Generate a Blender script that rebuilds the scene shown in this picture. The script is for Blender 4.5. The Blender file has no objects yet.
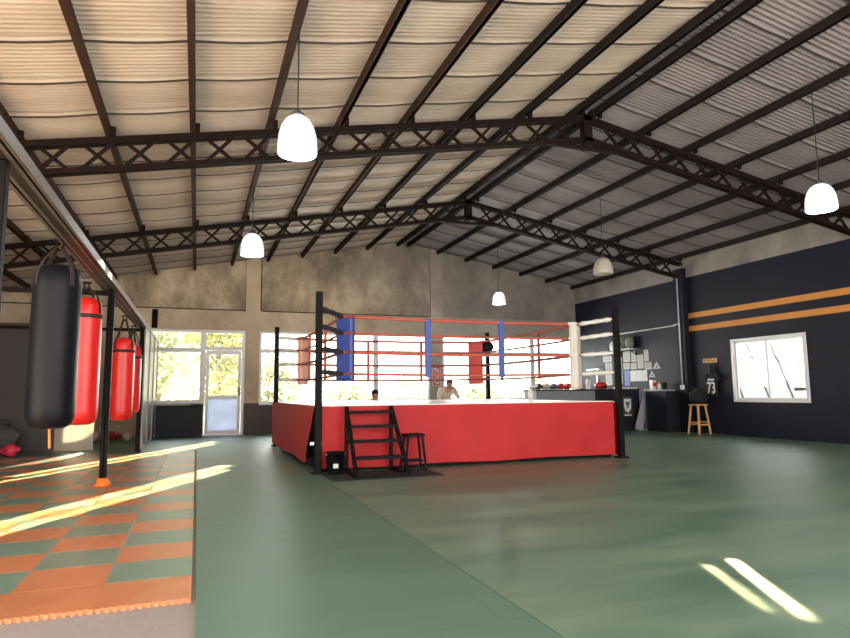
import bpy, bmesh, math, random
from mathutils import Vector, Matrix
random.seed(7)
PI = math.pi
S = bpy.context.scene
COL = S.collection

# ------------------------------------------------------------------ helpers
def C(r, g, b):
    def f(c):
        c /= 255.0
        return c/12.92 if c <= .04045 else ((c+.055)/1.055)**2.4
    return (f(r), f(g), f(b), 1.0)

class MB:
    """collects geometry for ONE mesh object"""
    def __init__(s): s.v = []; s.f = []; s.sm = []; s.mi = []; s.m = 0
    def add(s, vs, fs, smooth=False):
        o = len(s.v); s.v += [tuple(v) for v in vs]
        for f in fs:
            s.f.append(tuple(i+o for i in f)); s.sm.append(smooth); s.mi.append(s.m)
        return s
    def box(s, x0, x1, y0, y1, z0, z1, M=None, ch=0.0):
        if ch <= 0:
            vs = [Vector((x, y, z)) for z in (z0, z1) for y in (y0, y1) for x in (x0, x1)]
            fs = [(0,2,3,1),(4,5,7,6),(0,1,5,4),(2,6,7,3),(0,4,6,2),(1,3,7,5)]
        else:                                   # chamfered vertical edges and top/bottom
            def ring(z, d):
                return [Vector(p) for p in ((x0+ch+d,y0+d,z),(x1-ch-d,y0+d,z),(x1-d,y0+ch+d,z),(x1-d,y1-ch-d,z),
                        (x1-ch-d,y1-d,z),(x0+ch+d,y1-d,z),(x0+d,y1-ch-d,z),(x0+d,y0+ch+d,z))]
            vs = ring(z0, ch*.6)+ring(z0+ch, 0)+ring(z1-ch, 0)+ring(z1, ch*.6)
            fs = [tuple(range(7,-1,-1)), tuple(range(24,32))]
            for k in range(3):
                for i in range(8):
                    j = (i+1) % 8
                    fs.append((k*8+i, k*8+j, k*8+8+j, k*8+8+i))
        if M: vs = [M @ v for v in vs]
        return s.add(vs, fs)
    def bar(s, a, b, w, h, up=(0,0,1)):         # rectangular bar between two points
        a = Vector(a); b = Vector(b); d = (b-a); L = d.length; d.normalize()
        u = Vector(up)
        if abs(d.dot(u)) > .98: u = Vector((0,1,0))
        r = d.cross(u).normalized(); t = r.cross(d)
        vs = [p + r*x + t*y for p in (a, b) for x, y in ((-w/2,-h/2),(w/2,-h/2),(w/2,h/2),(-w/2,h/2))]
        return s.add(vs, [(0,1,2,3),(7,6,5,4),(0,4,5,1),(1,5,6,2),(2,6,7,3),(3,7,4,0)])
    def tube(s, pts, r, n=10, cap=True, smooth=True):
        pts = [Vector(p) for p in pts]; rs = r if isinstance(r, (list, tuple)) else [r]*len(pts)
        vs = []; fs = []; prev = None
        for i, p in enumerate(pts):
            d = (pts[min(i+1, len(pts)-1)]-pts[max(i-1, 0)]).normalized()
            u = Vector((0,0,1)) if abs(d.z) < .95 else Vector((1,0,0))
            if prev is not None and (prev - d*prev.dot(d)).length > .1: u = prev
            a = (u - d*u.dot(d)).normalized(); prev = a; b = d.cross(a)
            for k in range(n):
                t = 2*PI*k/n; vs.append(p + (a*math.cos(t)+b*math.sin(t))*rs[i])
        for i in range(len(pts)-1):
            for k in range(n):
                k2 = (k+1) % n; fs.append((i*n+k, i*n+k2, i*n+n+k2, i*n+n+k))
        s.add(vs, fs, smooth)
        if cap:
            s.add(vs[:n], [tuple(range(n-1,-1,-1))]); s.add(vs[-n:], [tuple(range(n))])
        return s
    def lathe(s, prof, n=24, c=(0,0,0), M=None, wob=None):
        vs = []; fs = []; c = Vector(c)
        for i, (r, z) in enumerate(prof):
            for k in range(n):
                t = 2*PI*k/n; rr = r*(1+(wob(t, i) if wob else 0))
                v = Vector((rr*math.cos(t), rr*math.sin(t), z))
                vs.append((M @ v if M else v)+c)
        for i in range(len(prof)-1):
            for k in range(n):
                k2 = (k+1) % n; fs.append((i*n+k, i*n+k2, i*n+n+k2, i*n+n+k))
        s.add(vs, fs, True)
        s.add(vs[:n], [tuple(range(n-1,-1,-1))], True); s.add(vs[-n:], [tuple(range(n))], True)
        return s
    def prism(s, poly, y0, y1, axes='xz', M=None):   # extrude a 2-D outline
        n = len(poly)
        def P(p, d):
            if axes == 'xz': v = Vector((p[0], d, p[1]))
            elif axes == 'xy': v = Vector((p[0], p[1], d))
            else: v = Vector((d, p[0], p[1]))
            return M @ v if M else v
        vs = [P(p, y0) for p in poly]+[P(p, y1) for p in poly]
        fs = [tuple(range(n)), tuple(range(2*n-1, n-1, -1))]
        for i in range(n):
            j = (i+1) % n; fs.append((i, i+n, j+n, j))
        return s.add(vs, fs)
    def ball(s, c, rx, ry, rz, n=16, m=10, fn=None):
        vs = []; fs = []; c = Vector(c)
        for i in range(m+1):
            p = PI*i/m
            for k in range(n):
                t = 2*PI*k/n; v = Vector((math.sin(p)*math.cos(t), math.sin(p)*math.sin(t), math.cos(p)))
                if fn: v = fn(v)
                vs.append(c+Vector((v.x*rx, v.y*ry, v.z*rz)))
        for i in range(m):
            for k in range(n):
                k2 = (k+1) % n; fs.append((i*n+k, i*n+n+k, i*n+n+k2, i*n+k2))
        return s.add(vs, fs, True)
    def build(s, name, mat, parent=None, loc=(0,0,0), rz=0, bevel=0):
        me = bpy.data.meshes.new(name); me.from_pydata(s.v, [], s.f)
        bm = bmesh.new(); bm.from_mesh(me)
        bmesh.ops.remove_doubles(bm, verts=bm.verts, dist=1e-5) if len(s.v) < 20000 and any(s.sm) else None
        bmesh.ops.recalc_face_normals(bm, faces=bm.faces); bm.to_mesh(me); bm.free()
        if len(me.polygons) == len(s.sm):
            for p, sm, mi in zip(me.polygons, s.sm, s.mi): p.use_smooth = sm; p.material_index = mi
        else:
            for p in me.polygons: p.use_smooth = any(s.sm)
        for m in (mat if isinstance(mat, list) else [mat]): me.materials.append(m)
        o = bpy.data.objects.new(name, me); COL.objects.link(o)
        o.location = loc; o.rotation_euler = (0,0,rz)
        if parent: o.parent = parent
        if bevel:
            b = o.modifiers.new('bevel', 'BEVEL'); b.width = bevel; b.segments = 2; b.limit_method = 'ANGLE'
        return o

def tag(o, label, cat, group=None, kind=None):
    o['label'] = label; o['category'] = cat
    if group: o['group'] = group
    if kind: o['kind'] = kind
    return o
def thing(name, label, cat, loc=(0,0,0), rz=0, group=None):
    o = bpy.data.objects.new(name, None); COL.objects.link(o)
    o.empty_display_size = .1
    o.location = loc; o.rotation_euler = (0,0,rz)
    return tag(o, label, cat, group)
def struct(o):
    o['kind'] = 'structure'; return o
def copy_tree(o, parent=None):
    c = o.copy(); COL.objects.link(c)
    if parent: c.parent = parent
    for ch in o.children: copy_tree(ch, c)
    return c

# ------------------------------------------------------------------ materials
def nt(name):
    m = bpy.data.materials.new(name); m.use_nodes = True
    t = m.node_tree; b = t.nodes['Principled BSDF']
    return m, t, b
def mat(name, col, rough=.6, metal=0, var=.12, scale=6, bump=0, bscale=30, spec=.5, stretch=(1,1,1), emit=None, coat=0):
    m, t, b = nt(name); N = t.nodes.new; L = t.links.new
    b.inputs['Roughness'].default_value = rough; b.inputs['Metallic'].default_value = metal
    b.inputs['Specular IOR Level'].default_value = spec
    if coat: b.inputs['Coat Weight'].default_value = coat
    tc = N('ShaderNodeTexCoord'); mp = N('ShaderNodeMapping'); mp.inputs['Scale'].default_value = stretch
    L(tc.outputs['Object'], mp.inputs['Vector'])
    nz = N('ShaderNodeTexNoise'); nz.inputs['Scale'].default_value = scale; nz.inputs['Detail'].default_value = 5
    L(mp.outputs[0], nz.inputs['Vector'])
    mx = N('ShaderNodeMix'); mx.data_type = 'RGBA'
    mx.inputs[6].default_value = tuple(c*(1-var) for c in col[:3])+(1,)
    mx.inputs[7].default_value = tuple(min(1, c*(1+var)) for c in col[:3])+(1,)
    L(nz.outputs['Fac'], mx.inputs[0]); L(mx.outputs[2], b.inputs['Base Color'])
    if bump:
        n2 = N('ShaderNodeTexNoise'); n2.inputs['Scale'].default_value = bscale; n2.inputs['Detail'].default_value = 4
        L(mp.outputs[0], n2.inputs['Vector'])
        bp = N('ShaderNodeBump'); bp.inputs['Strength'].default_value = bump; bp.inputs['Distance'].default_value = .02
        L(n2.outputs['Fac'], bp.inputs['Height']); L(bp.outputs[0], b.inputs['Normal'])
    if emit:
        b.inputs['Emission Color'].default_value = emit[0]; b.inputs['Emission Strength'].default_value = emit[1]
    return m
def ramp(t, stops):
    r = t.nodes.new('ShaderNodeValToRGB'); e = r.color_ramp.elements
    while len(e) < len(stops): e.new(.5)
    for k, (p, c) in enumerate(stops): e[k].position = p; e[k].color = c
    return r

M = {}
M['black_metal'] = mat('black_metal', C(20,17,18), .5, 0, .2, 9, .05, 30, .06)
M['truss_paint'] = mat('truss_paint', C(30,21,20), .7, 0, .3, 5, .05, 30, .03)
M['purlin_paint'] = mat('purlin_paint', C(60,42,36), .65, 0, .3, 4, .05, 30, .05)
M['purlin_grey'] = mat('purlin_grey', C(40,33,33), .65, 0, .3, 4, .05, 30, .05)
M['galv'] = mat('galvanised_rail', C(112,102,96), .45, .4, .2, 12, .05)
M['rail_dark'] = mat('rail_dark', C(52,44,40), .5, .5, .3, 12)
M['red_vinyl'] = mat('red_vinyl', C(160,34,37), .6, 0, .2, 1.6, .7, 3.0, .22)
M['bag_red'] = mat('bag_red', C(200,26,24), .35, 0, .1, 3, .15, 5)
M['bag_black'] = mat('bag_black', C(15,16,22), .42, 0, .2, 3, .2, 5, .14)
M['strap'] = mat('webbing', C(36,22,20), .8, 0, .2, 30)
M['canvas'] = mat('ring_canvas', C(232,226,220), .4, 0, .06, 2, .1, 8)
M['rope'] = mat('rope_cover', C(172,80,64), .6, 0, .15, 14)
M['rope_dark'] = mat('rope_dark', C(136,66,58), .6, 0, .15, 14)
M['blue_pad'] = mat('blue_pad', C(40,66,140), .5, 0, .12, 3, .15, 5)
M['white_pad'] = mat('white_pad', C(196,190,182), .55, 0, .08, 3, .15, 5)
M['pink_pad'] = mat('pale_pink_pad', C(216,160,142), .55, 0, .1, 3, .15, 5)  # pale pinkish cover of one far corner pad
M['red_pad'] = mat('red_pad', C(210,84,80), .5, 0, .1, 3, .15, 5)
M['white_tube'] = mat('white_sleeve', C(205,203,200), .6, 0, .08, 12, .3, 14)
M['black_tube'] = mat('black_sleeve', C(34,34,42), .6, 0, .2, 12, .3, 14)
M['white_alu'] = mat('white_aluminium', C(205,205,208), .4, .1, .04, 3)
M['dark_frame'] = mat('mullion_shade', C(150,146,142), .5, 0, .06, 3)
M['wood'] = mat('pine_wood', C(186,142,92), .55, 0, .18, 5, .08, 20, .4, (6,6,1))
M['paper'] = mat('paper', C(176,174,172), .8, 0, .25, 26)
M['paper_white'] = mat('paper_white', C(205,205,204), .8, 0, .12, 18)
M['ink'] = mat('ink', C(60,60,64), .8)
M['blue_sheet'] = mat('blue_sheet', C(50,92,170), .6, 0, .2, 14)
M['counter_dark'] = mat('counter_dark', C(30,32,42), .5, 0, .15, 3, 0, 30, .2)
M['counter_grey'] = mat('counter_grey', C(120,124,134), .5, 0, .12, 3)
M['counter_top'] = mat('counter_top', C(176,176,178), .4, 0, .08, 3)
M['board_grey'] = mat('board_grey', C(150,150,156), .45, 0, .1, 3)
M['black_cloth'] = mat('black_cloth', C(24,24,28), .9, 0, .25, 10, .3, 20)
M['white_cloth'] = mat('pale_shirt', C(222,214,204), .85, 0, .1, 10, .3, 16)
M['denim'] = mat('dark_trousers', C(48,50,60), .9, 0, .2, 10, .2, 20)
M['skin'] = mat('skin', C(196,146,118), .55, 0, .06, 6)
M['hair'] = mat('hair', C(30,22,18), .7, 0, .3, 40)
M['shoe'] = mat('shoe', C(40,38,40), .6)
M['white_plastic'] = mat('white_plastic', C(215,215,212), .35, 0, .04, 4)
M['red_plastic'] = mat('red_plastic', C(190,32,40), .35, 0, .08, 4)
M['glove_red'] = mat('glove_red', C(186,40,44), .4, 0, .12, 5, .15, 9)
M['glove_blue'] = mat('glove_blue', C(70,74,120), .4, 0, .12, 5, .15, 9)
M['glove_white'] = mat('glove_white', C(196,188,184), .4, 0, .12, 5, .15, 9)
M['glove_dark'] = mat('glove_dark', C(64,46,52), .4, 0, .12, 5, .15, 9)
M['glove_orange'] = mat('glove_orange', C(200,96,70), .4, 0, .12, 5, .15, 9)
M['helmet'] = mat('helmet_grey', C(112,116,108), .45, 0, .2, 6)
M['orange_paint'] = mat('orange_paint', C(196,128,52), .65, 0, .08, 3)
M['orange_cap'] = mat('orange_foot', C(230,110,30), .5, 0, .1, 6)
M['rubber'] = mat('rubber_mat', C(26,28,30), .85, 0, .2, 20, .2, 60)
M['pipe_grey'] = mat('pvc_grey', C(176,178,182), .45, 0, .05, 4)
M['panel_metal'] = mat('panel_grey', C(120,116,114), .35, .35, .12, 2, .1, 6)
M['dark_partition'] = mat('dark_partition', C(50,44,46), .6, 0, .15, 3, .05)
M['dado'] = mat('dado_brown', C(62,54,54), .6, 0, .15, 3, .05)
M['pillar_dark'] = mat('pillar_navy', C(25,26,36), .6, 0, .1, 4, .05, 30, .15)
M['tree_bark'] = mat('tree_bark', C(110,92,70), .9, 0, .2, 8, .4, 12)
M['outside_wall'] = mat('outside_render', C(146,146,150), .9, 0, .10, 1.5, .1, 8)
M['outside_bar'] = mat('outside_bar', C(96,92,90), .6, 0, .1, 5)
M['roof_far'] = mat('far_roof', C(120,124,134), .8, 0, .1, 3)
M['lit_cap'] = mat('lamp_cap', C(80,80,86), .5, .3, .1, 6)
M['lap_shadow'] = mat('sheet_lap_shadow', C(58,48,44), .8)
M['cord'] = mat('black_cord', C(20,18,18), .7)
M['pink_glove'] = mat('glove_pink', C(200,44,70), .4, 0, .12, 5, .15, 9)
M['bag_grey'] = mat('gym_bag', C(58,56,60), .75, 0, .35, 7, .3, 20)

def foam(name, c):
    m = mat(name, c, .32, 0, .14, 5, .10, 140, .4)
    return m
M['foam_orange'] = foam('foam_orange', C(196,126,86)); M['foam_green'] = foam('foam_green', C(118,142,124))

def concrete_wall(name, a, b, c, sc=.7, dark=.5, drift=None):
    m, t, bs = nt(name); N = t.nodes.new; L = t.links.new
    tc = N('ShaderNodeTexCoord')
    n1 = N('ShaderNodeTexNoise'); n1.inputs['Scale'].default_value = sc; n1.inputs['Detail'].default_value = 7; n1.inputs['Roughness'].default_value = .68
    mp = N('ShaderNodeMapping'); mp.inputs['Scale'].default_value = (1,1,.7)
    L(tc.outputs['Object'], mp.inputs[0]); L(mp.outputs[0], n1.inputs['Vector'])
    r = ramp(t, [(.32, c), (.5, a), (.68, b)])
    L(n1.outputs['Fac'], r.inputs[0])
    br = N('ShaderNodeTexBrick'); br.inputs['Scale'].default_value = 1; br.inputs['Brick Width'].default_value = .4; br.inputs['Row Height'].default_value = .2
    br.inputs['Mortar Size'].default_value = .008; br.inputs['Color1'].default_value = (1,1,1,1); br.inputs['Color2'].default_value = (.93,.93,.93,1); br.inputs['Mortar'].default_value = (.88,.88,.88,1)
    sp = N('ShaderNodeSeparateXYZ'); cb = N('ShaderNodeCombineXYZ')
    ad = N('ShaderNodeMath'); ad.operation = 'ADD'
    L(tc.outputs['Object'], sp.inputs[0]); L(sp.outputs[0], ad.inputs[0]); L(sp.outputs[1], ad.inputs[1])
    L(ad.outputs[0], cb.inputs[0]); L(sp.outputs[2], cb.inputs[1]); L(cb.outputs[0], br.inputs['Vector'])
    mu = N('ShaderNodeMix'); mu.data_type = 'RGBA'; mu.blend_type = 'MULTIPLY'; mu.inputs[0].default_value = dark
    src = r.outputs[0]
    if drift:                                # tan tone shifts to grey along the wall
        mr = N('ShaderNodeMapRange'); mr.inputs[1].default_value = 2.8; mr.inputs[2].default_value = 8.0
        n3 = N('ShaderNodeTexNoise'); n3.inputs['Scale'].default_value = .5; L(tc.outputs['Object'], n3.inputs['Vector'])
        m3 = N('ShaderNodeMath'); m3.operation = 'MULTIPLY_ADD'; m3.inputs[1].default_value = 4; L(n3.outputs['Fac'], m3.inputs[0]); L(sp.outputs[0], m3.inputs[2])
        m4 = N('ShaderNodeMath'); m4.operation = 'SUBTRACT'; m4.inputs[1].default_value = 2; L(m3.outputs[0], m4.inputs[0]); L(m4.outputs[0], mr.inputs[0])
        r2_ = ramp(t, [(.32, drift[2]), (.5, drift[0]), (.68, drift[1])]); L(n1.outputs['Fac'], r2_.inputs[0])
        m5 = N('ShaderNodeMix'); m5.data_type = 'RGBA'; L(mr.outputs[0], m5.inputs[0]); L(r.outputs[0], m5.inputs[6]); L(r2_.outputs[0], m5.inputs[7]); src = m5.outputs[2]
    L(src, mu.inputs[6]); L(br.outputs[0], mu.inputs[7]); L(mu.outputs[2], bs.inputs['Base Color'])
    n2 = N('ShaderNodeTexNoise'); n2.inputs['Scale'].default_value = 14; n2.inputs['Detail'].default_value = 6
    L(tc.outputs['Object'], n2.inputs['Vector'])
    bp = N('ShaderNodeBump'); bp.inputs['Strength'].default_value = .3; bp.inputs['Distance'].default_value = .02
    L(n2.outputs['Fac'], bp.inputs['Height']); L(bp.outputs[0], bs.inputs['Normal'])
    bs.inputs['Roughness'].default_value = .9
    return m
M['infill'] = concrete_wall('infill_plaster', C(168,150,130), C(226,208,182), C(100,86,76), .75, .5, (C(122,114,108), C(142,134,128), C(98,90,86)))
M['concrete'] = concrete_wall('bare_concrete', C(188,170,148), C(204,186,164), C(160,142,122), .9, .12, (C(142,134,126), C(156,148,140), C(124,116,110)))
M['concrete_grey'] = concrete_wall('grey_concrete', C(130,123,118), C(150,143,137), C(108,101,98), .9, .2)
M['navy'] = mat('navy_wall', C(28,29,41), .55, 0, .14, 1.2, .12, 5, .15)
M['slab'] = mat('slab_concrete', C(150,140,134), .75, 0, .12, 3, .2, 18)

def green_mat(name, base, dusty, amt):
    m, t, b = nt(name); N = t.nodes.new; L = t.links.new
    tc = N('ShaderNodeTexCoord'); mp = N('ShaderNodeMapping'); mp.inputs['Rotation'].default_value = (0,0,.35); mp.inputs['Scale'].default_value = (.5,1.6,1)
    L(tc.outputs['Object'], mp.inputs[0])
    n = N('ShaderNodeTexNoise'); n.inputs['Scale'].default_value = 1.1; n.inputs['Detail'].default_value = 8; n.inputs['Roughness'].default_value = .62
    L(mp.outputs[0], n.inputs['Vector'])
    r = ramp(t, [(.35, (0,0,0,1)), (.72, (amt,amt,amt,1))]); L(n.outputs['Fac'], r.inputs[0])
    mx = N('ShaderNodeMix'); mx.data_type = 'RGBA'; mx.inputs[6].default_value = base; mx.inputs[7].default_value = dusty
    L(r.outputs[0], mx.inputs[0])
    br = N('ShaderNodeTexBrick'); br.inputs['Scale'].default_value = 1; br.inputs['Brick Width'].default_value = 3.0; br.inputs['Row Height'].default_value = 1.5
    br.inputs['Mortar Size'].default_value = .006; br.inputs['Mortar Smooth'].default_value = .6
    br.inputs['Color1'].default_value = (1,1,1,1); br.inputs['Color2'].default_value = (.95,.96,.95,1); br.inputs['Mortar'].default_value = (.66,.70,.66,1)
    L(tc.outputs['Object'], br.inputs['Vector'])
    mu = N('ShaderNodeMix'); mu.data_type = 'RGBA'; mu.blend_type = 'MULTIPLY'; mu.inputs[0].default_value = .8
    L(mx.outputs[2], mu.inputs[6]); L(br.outputs[0], mu.inputs[7]); L(mu.outputs[2], b.inputs['Base Color'])
    rr = N('ShaderNodeMapRange'); rr.inputs[3].default_value = .34; rr.inputs[4].default_value = .52
    L(n.outputs['Fac'], rr.inputs[0]); L(rr.outputs[0], b.inputs['Roughness'])
    n2 = N('ShaderNodeTexNoise'); n2.inputs['Scale'].default_value = 3.5; n2.inputs['Detail'].default_value = 6
    L(mp.outputs[0], n2.inputs['Vector'])
    bp = N('ShaderNodeBump'); bp.inputs['Strength'].default_value = .18; bp.inputs['Distance'].default_value = .02
    L(n2.outputs['Fac'], bp.inputs['Height']); L(bp.outputs[0], b.inputs['Normal'])
    b.inputs['Specular IOR Level'].default_value = .6
    return m
M['green_a'] = green_mat('green_canvas', C(74,106,86), C(98,124,104), .5)
M['green_b'] = green_mat('dusty_green_canvas', C(74,104,85), C(122,138,114), .85)

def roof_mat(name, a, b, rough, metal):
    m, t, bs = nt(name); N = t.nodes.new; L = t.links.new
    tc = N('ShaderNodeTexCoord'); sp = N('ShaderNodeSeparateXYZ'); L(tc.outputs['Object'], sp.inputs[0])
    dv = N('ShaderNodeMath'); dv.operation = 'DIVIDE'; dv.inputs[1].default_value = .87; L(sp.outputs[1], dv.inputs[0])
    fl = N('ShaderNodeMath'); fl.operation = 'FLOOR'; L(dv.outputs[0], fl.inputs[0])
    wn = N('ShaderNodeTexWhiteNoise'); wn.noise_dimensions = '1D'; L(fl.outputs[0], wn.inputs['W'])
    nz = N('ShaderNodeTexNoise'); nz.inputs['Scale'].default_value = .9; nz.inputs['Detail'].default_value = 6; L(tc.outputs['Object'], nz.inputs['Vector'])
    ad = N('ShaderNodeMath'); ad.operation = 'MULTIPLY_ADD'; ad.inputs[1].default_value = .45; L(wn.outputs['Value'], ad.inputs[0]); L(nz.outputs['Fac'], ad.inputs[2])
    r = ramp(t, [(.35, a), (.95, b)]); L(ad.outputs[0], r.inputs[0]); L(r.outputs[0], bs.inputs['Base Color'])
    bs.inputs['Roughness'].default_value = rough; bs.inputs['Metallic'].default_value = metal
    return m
M['roof_warm'] = roof_mat('bounce_tan_sheet', C(162,148,136), C(194,178,164), .5, .1)  # same sheets as the right slope, warm bounce light painted into colour
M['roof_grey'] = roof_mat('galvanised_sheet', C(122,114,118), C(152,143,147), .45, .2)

def glass_mat():
    m, t, b = nt('window_glass'); N = t.nodes.new; L = t.links.new
    t.nodes.remove(b); o = t.nodes['Material Output']
    tr = N('ShaderNodeBsdfTransparent'); tr.inputs[0].default_value = (.96,.98,.97,1)
    gl = N('ShaderNodeBsdfGlossy'); gl.inputs['Roughness'].default_value = .02
    fr = N('ShaderNodeFresnel'); fr.inputs[0].default_value = 1.3
    mx = N('ShaderNodeMixShader'); L(fr.outputs[0], mx.inputs[0]); L(tr.outputs[0], mx.inputs[1]); L(gl.outputs[0], mx.inputs[2]); L(mx.outputs[0], o.inputs[0])
    return m
M['glass'] = glass_mat()
def translucent(name, col, tcol, f):
    m, t, b = nt(name); N = t.nodes.new; L = t.links.new; o = t.nodes['Material Output']
    b.inputs['Base Color'].default_value = col; b.inputs['Roughness'].default_value = .6
    tr = N('ShaderNodeBsdfTranslucent'); nz = N('ShaderNodeTexNoise'); nz.inputs['Scale'].default_value = 3
    r = ramp(t, [(.3, tuple(c*.7 for c in tcol[:3])+(1,)), (.75, tcol)]); L(nz.outputs['Fac'], r.inputs[0]); L(r.outputs[0], tr.inputs[0])
    mx = N('ShaderNodeMixShader'); mx.inputs[0].default_value = f; L(b.outputs[0], mx.inputs[1]); L(tr.outputs[0], mx.inputs[2]); L(mx.outputs[0], o.inputs[0])
    return m
M['frosted'] = translucent('frosted_panel', C(200,206,216), C(214,222,238), .6)
M['leaf_a'] = translucent('leaf_yellow_green', C(158,154,92), C(205,200,128), .5)
M['leaf_b'] = translucent('leaf_pale_green', C(172,178,140), C(205,208,168), .5)
M['grass'] = mat('sun_paled_ground', C(214,210,190), .9, 0, .2, 2, .2, 20)  # colour paled to stand in for sunlit ground and bounce light indoors
M['white_panel'] = translucent('white_panel', C(215,208,196), C(240,232,215), .55)

def shade_mat(name, strength):
    m, t, b = nt(name); N = t.nodes.new; L = t.links.new
    b.inputs['Base Color'].default_value = C(205,208,206); b.inputs['Roughness'].default_value = .35
    tc = N('ShaderNodeTexCoord'); sp = N('ShaderNodeSeparateXYZ'); L(tc.outputs['Object'], sp.inputs[0])
    mr = N('ShaderNodeMapRange'); mr.inputs[1].default_value = 0; mr.inputs[2].default_value = .42; mr.inputs[3].default_value = .75; mr.inputs[4].default_value = 1.3
    L(sp.outputs[2], mr.inputs[0])
    ml = N('ShaderNodeMath'); ml.operation = 'MULTIPLY'; ml.inputs[1].default_value = strength; L(mr.outputs[0], ml.inputs[0])
    b.inputs['Emission Color'].default_value = (.86,.95,1,1); L(ml.outputs[0], b.inputs['Emission Strength'])
    return m
M['shade_lit'] = shade_mat('lamp_shade_lit', .55); M['shade_off'] = mat('lamp_shade_off', C(176,170,160), .4, 0, .06, 5)

# ------------------------------------------------------------------ measured layout (metres; camera stands at x=0,y=0)
D = 19.12          # back wall
XW = 12.68         # right wall
XL = -6.0          # left wall
YF = -3.0          # open gate side behind the camera
XR, ZR, SL, SR = 6.187, 5.979, .1866, .1816   # ridge x, purlin centre height at ridge, slopes
PW, PH = .065, .12
def zroof(x): return ZR - (SL*(XR-x) if x <= XR else SR*(x-XR))
RT = .06           # sheet above purlin centre

# ------------------------------------------------------------------ room shell
struct(MB().box(XL-.2, XW+.2, YF, D+.2, -.25, -.03).build('floor', M['slab']))
g = MB().box(-40, 60, D+.2, 70, -.3, -.1); g.box(-40, 60, -40, YF, -.3, -.1)
g.box(-40, XL-.2, YF, D+.2, -.3, -.1); g.box(XW+.2, 60, YF, D+.2, -.3, -.1)
struct(g.build('ground', M['grass']))

# green canvas mats
tag(MB().box(.03, 1.655, .2, D, -.03, -.002).build('floor_mat', M['green_a']),
    'smooth green canvas strip of floor mat alongside the orange foam tiles', 'mat', 'green canvas floor mats')
tag(MB().box(1.662, XW, .2, D, -.03, 0).build('floor_mat', M['green_b']),
    'wide dusty green canvas floor mat under the boxing ring', 'mat', 'green canvas floor mats')
tag(MB().box(XL, .025, 13.97, D, -.03, -.004).build('floor_mat', M['green_a']),
    'green canvas floor mat behind the punching bags and foam tiles', 'mat', 'green canvas floor mats')

# back wall: lower band pieces, pillars, lintel beam, infill panels
HB = 3.0
def wall_piece(name, x0, x1, z0, z1, m, y0=D, th=.2): return struct(MB().box(x0, x1, y0, y0+th, z0, z1).build(name, m))
wb = MB()
wb.box(XL, -1.28, D, D+.2, -.03, HB)
wb.box(1.29, 1.71, D, D+.2, -.03, HB)
wb.box(7.10, 7.53, D, D+.2, -.03, HB)
wb.box(-1.28, .17, D, D+.2, -.03, .9); wb.box(1.71, 7.10, D, D+.2, -.03, .86); wb.box(7.53, XW, D, D+.2, -.03, .86)
wall_back = struct(wb.build('wall_back', M['concrete']))
lint = MB().box(XL, XW, D-.03, D+.2, HB, 3.6)
struct(lint.build('wall_back_beam', M['concrete']))
def infill(x0, x1, m, y):
    b = MB(); zt = lambda x: zroof(x)+RT+.03
    xs = [x0]+([XR] if x0 < XR < x1 else [])+[x1]
    poly = [(x0, 3.6), (x1, 3.6)]+[(x, zt(x)) for x in reversed(xs)]
    b.prism(poly, y, D+.2, 'xz'); return struct(b.build('wall_back_infill', m))
infill(XL, 1.29, M['infill'], D+.03); infill(1.74, 7.13, M['infill'], D+.03); infill(7.53, XW, M['infill'], D+.02)
for x0, x1 in ((1.29, 1.71), (7.13, 7.53)):
    b = MB(); b.prism([(x0, 3.6), (x1, 3.6), (x1, zroof(x1)+RT+.03), (x0, zroof(x0)+RT+.03)], D-.03, D+.2, 'xz')
    struct(b.build('wall_back_column', M['concrete']))
struct(MB().box(1.712, 1.742, D+.0, D+.03, 3.6, zroof(1.7)+RT).build('trim_1', M['truss_paint']))
struct(MB().box(XL, 1.29, D-.034, D-.028, 3.585, 3.615).box(1.75, 7.13, D-.034, D-.028, 3.585, 3.612).build('trim_2', M['truss_paint']))
struct(MB().box(1.29, 2.3, D-.05, D-.002, 0, .88).box(1.735, 1.75, D-.055, D-.05, 0, .88).build('baseboard_back', M['dado']))
struct(MB().box(-1.25, -1.1, D-.09, D-.03, 3.02, 3.55).build('trim_3', M['truss_paint']))

# right wall
wr = MB()
wy0, wy1, wz0, wz1 = 10.16, 12.26, .835, 2.395
wr.box(XW, XW+.2, YF, wy0, -.03, 4.24); wr.box(XW, XW+.2, wy1, D+.2, -.03, 4.24)
wr.box(XW, XW+.2, wy0, wy1, -.03, wz0); wr.box(XW, XW+.2, wy0, wy1, wz1, 4.24)
wall_right = struct(wr.build('wall_right', M['navy']))
struct(MB().box(XW-.01, XW+.2, YF, D+.2, 4.24, zroof(XW)+RT+.06).build('wall_right_band', M['concrete_grey']))
struct(MB().box(XW-.16, XW, 13.66, 14.0, -.0, 4.5).build('wall_right_pillar', M['pillar_dark']))
struct(MB().box(XW-.004, XW, YF, 13.66, 3.09, 3.235).build('trim_4', M['orange_paint']))
struct(MB().box(XW-.004, XW, YF, 13.66, 2.735, 2.88).build('trim_5', M['orange_paint']))

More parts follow.
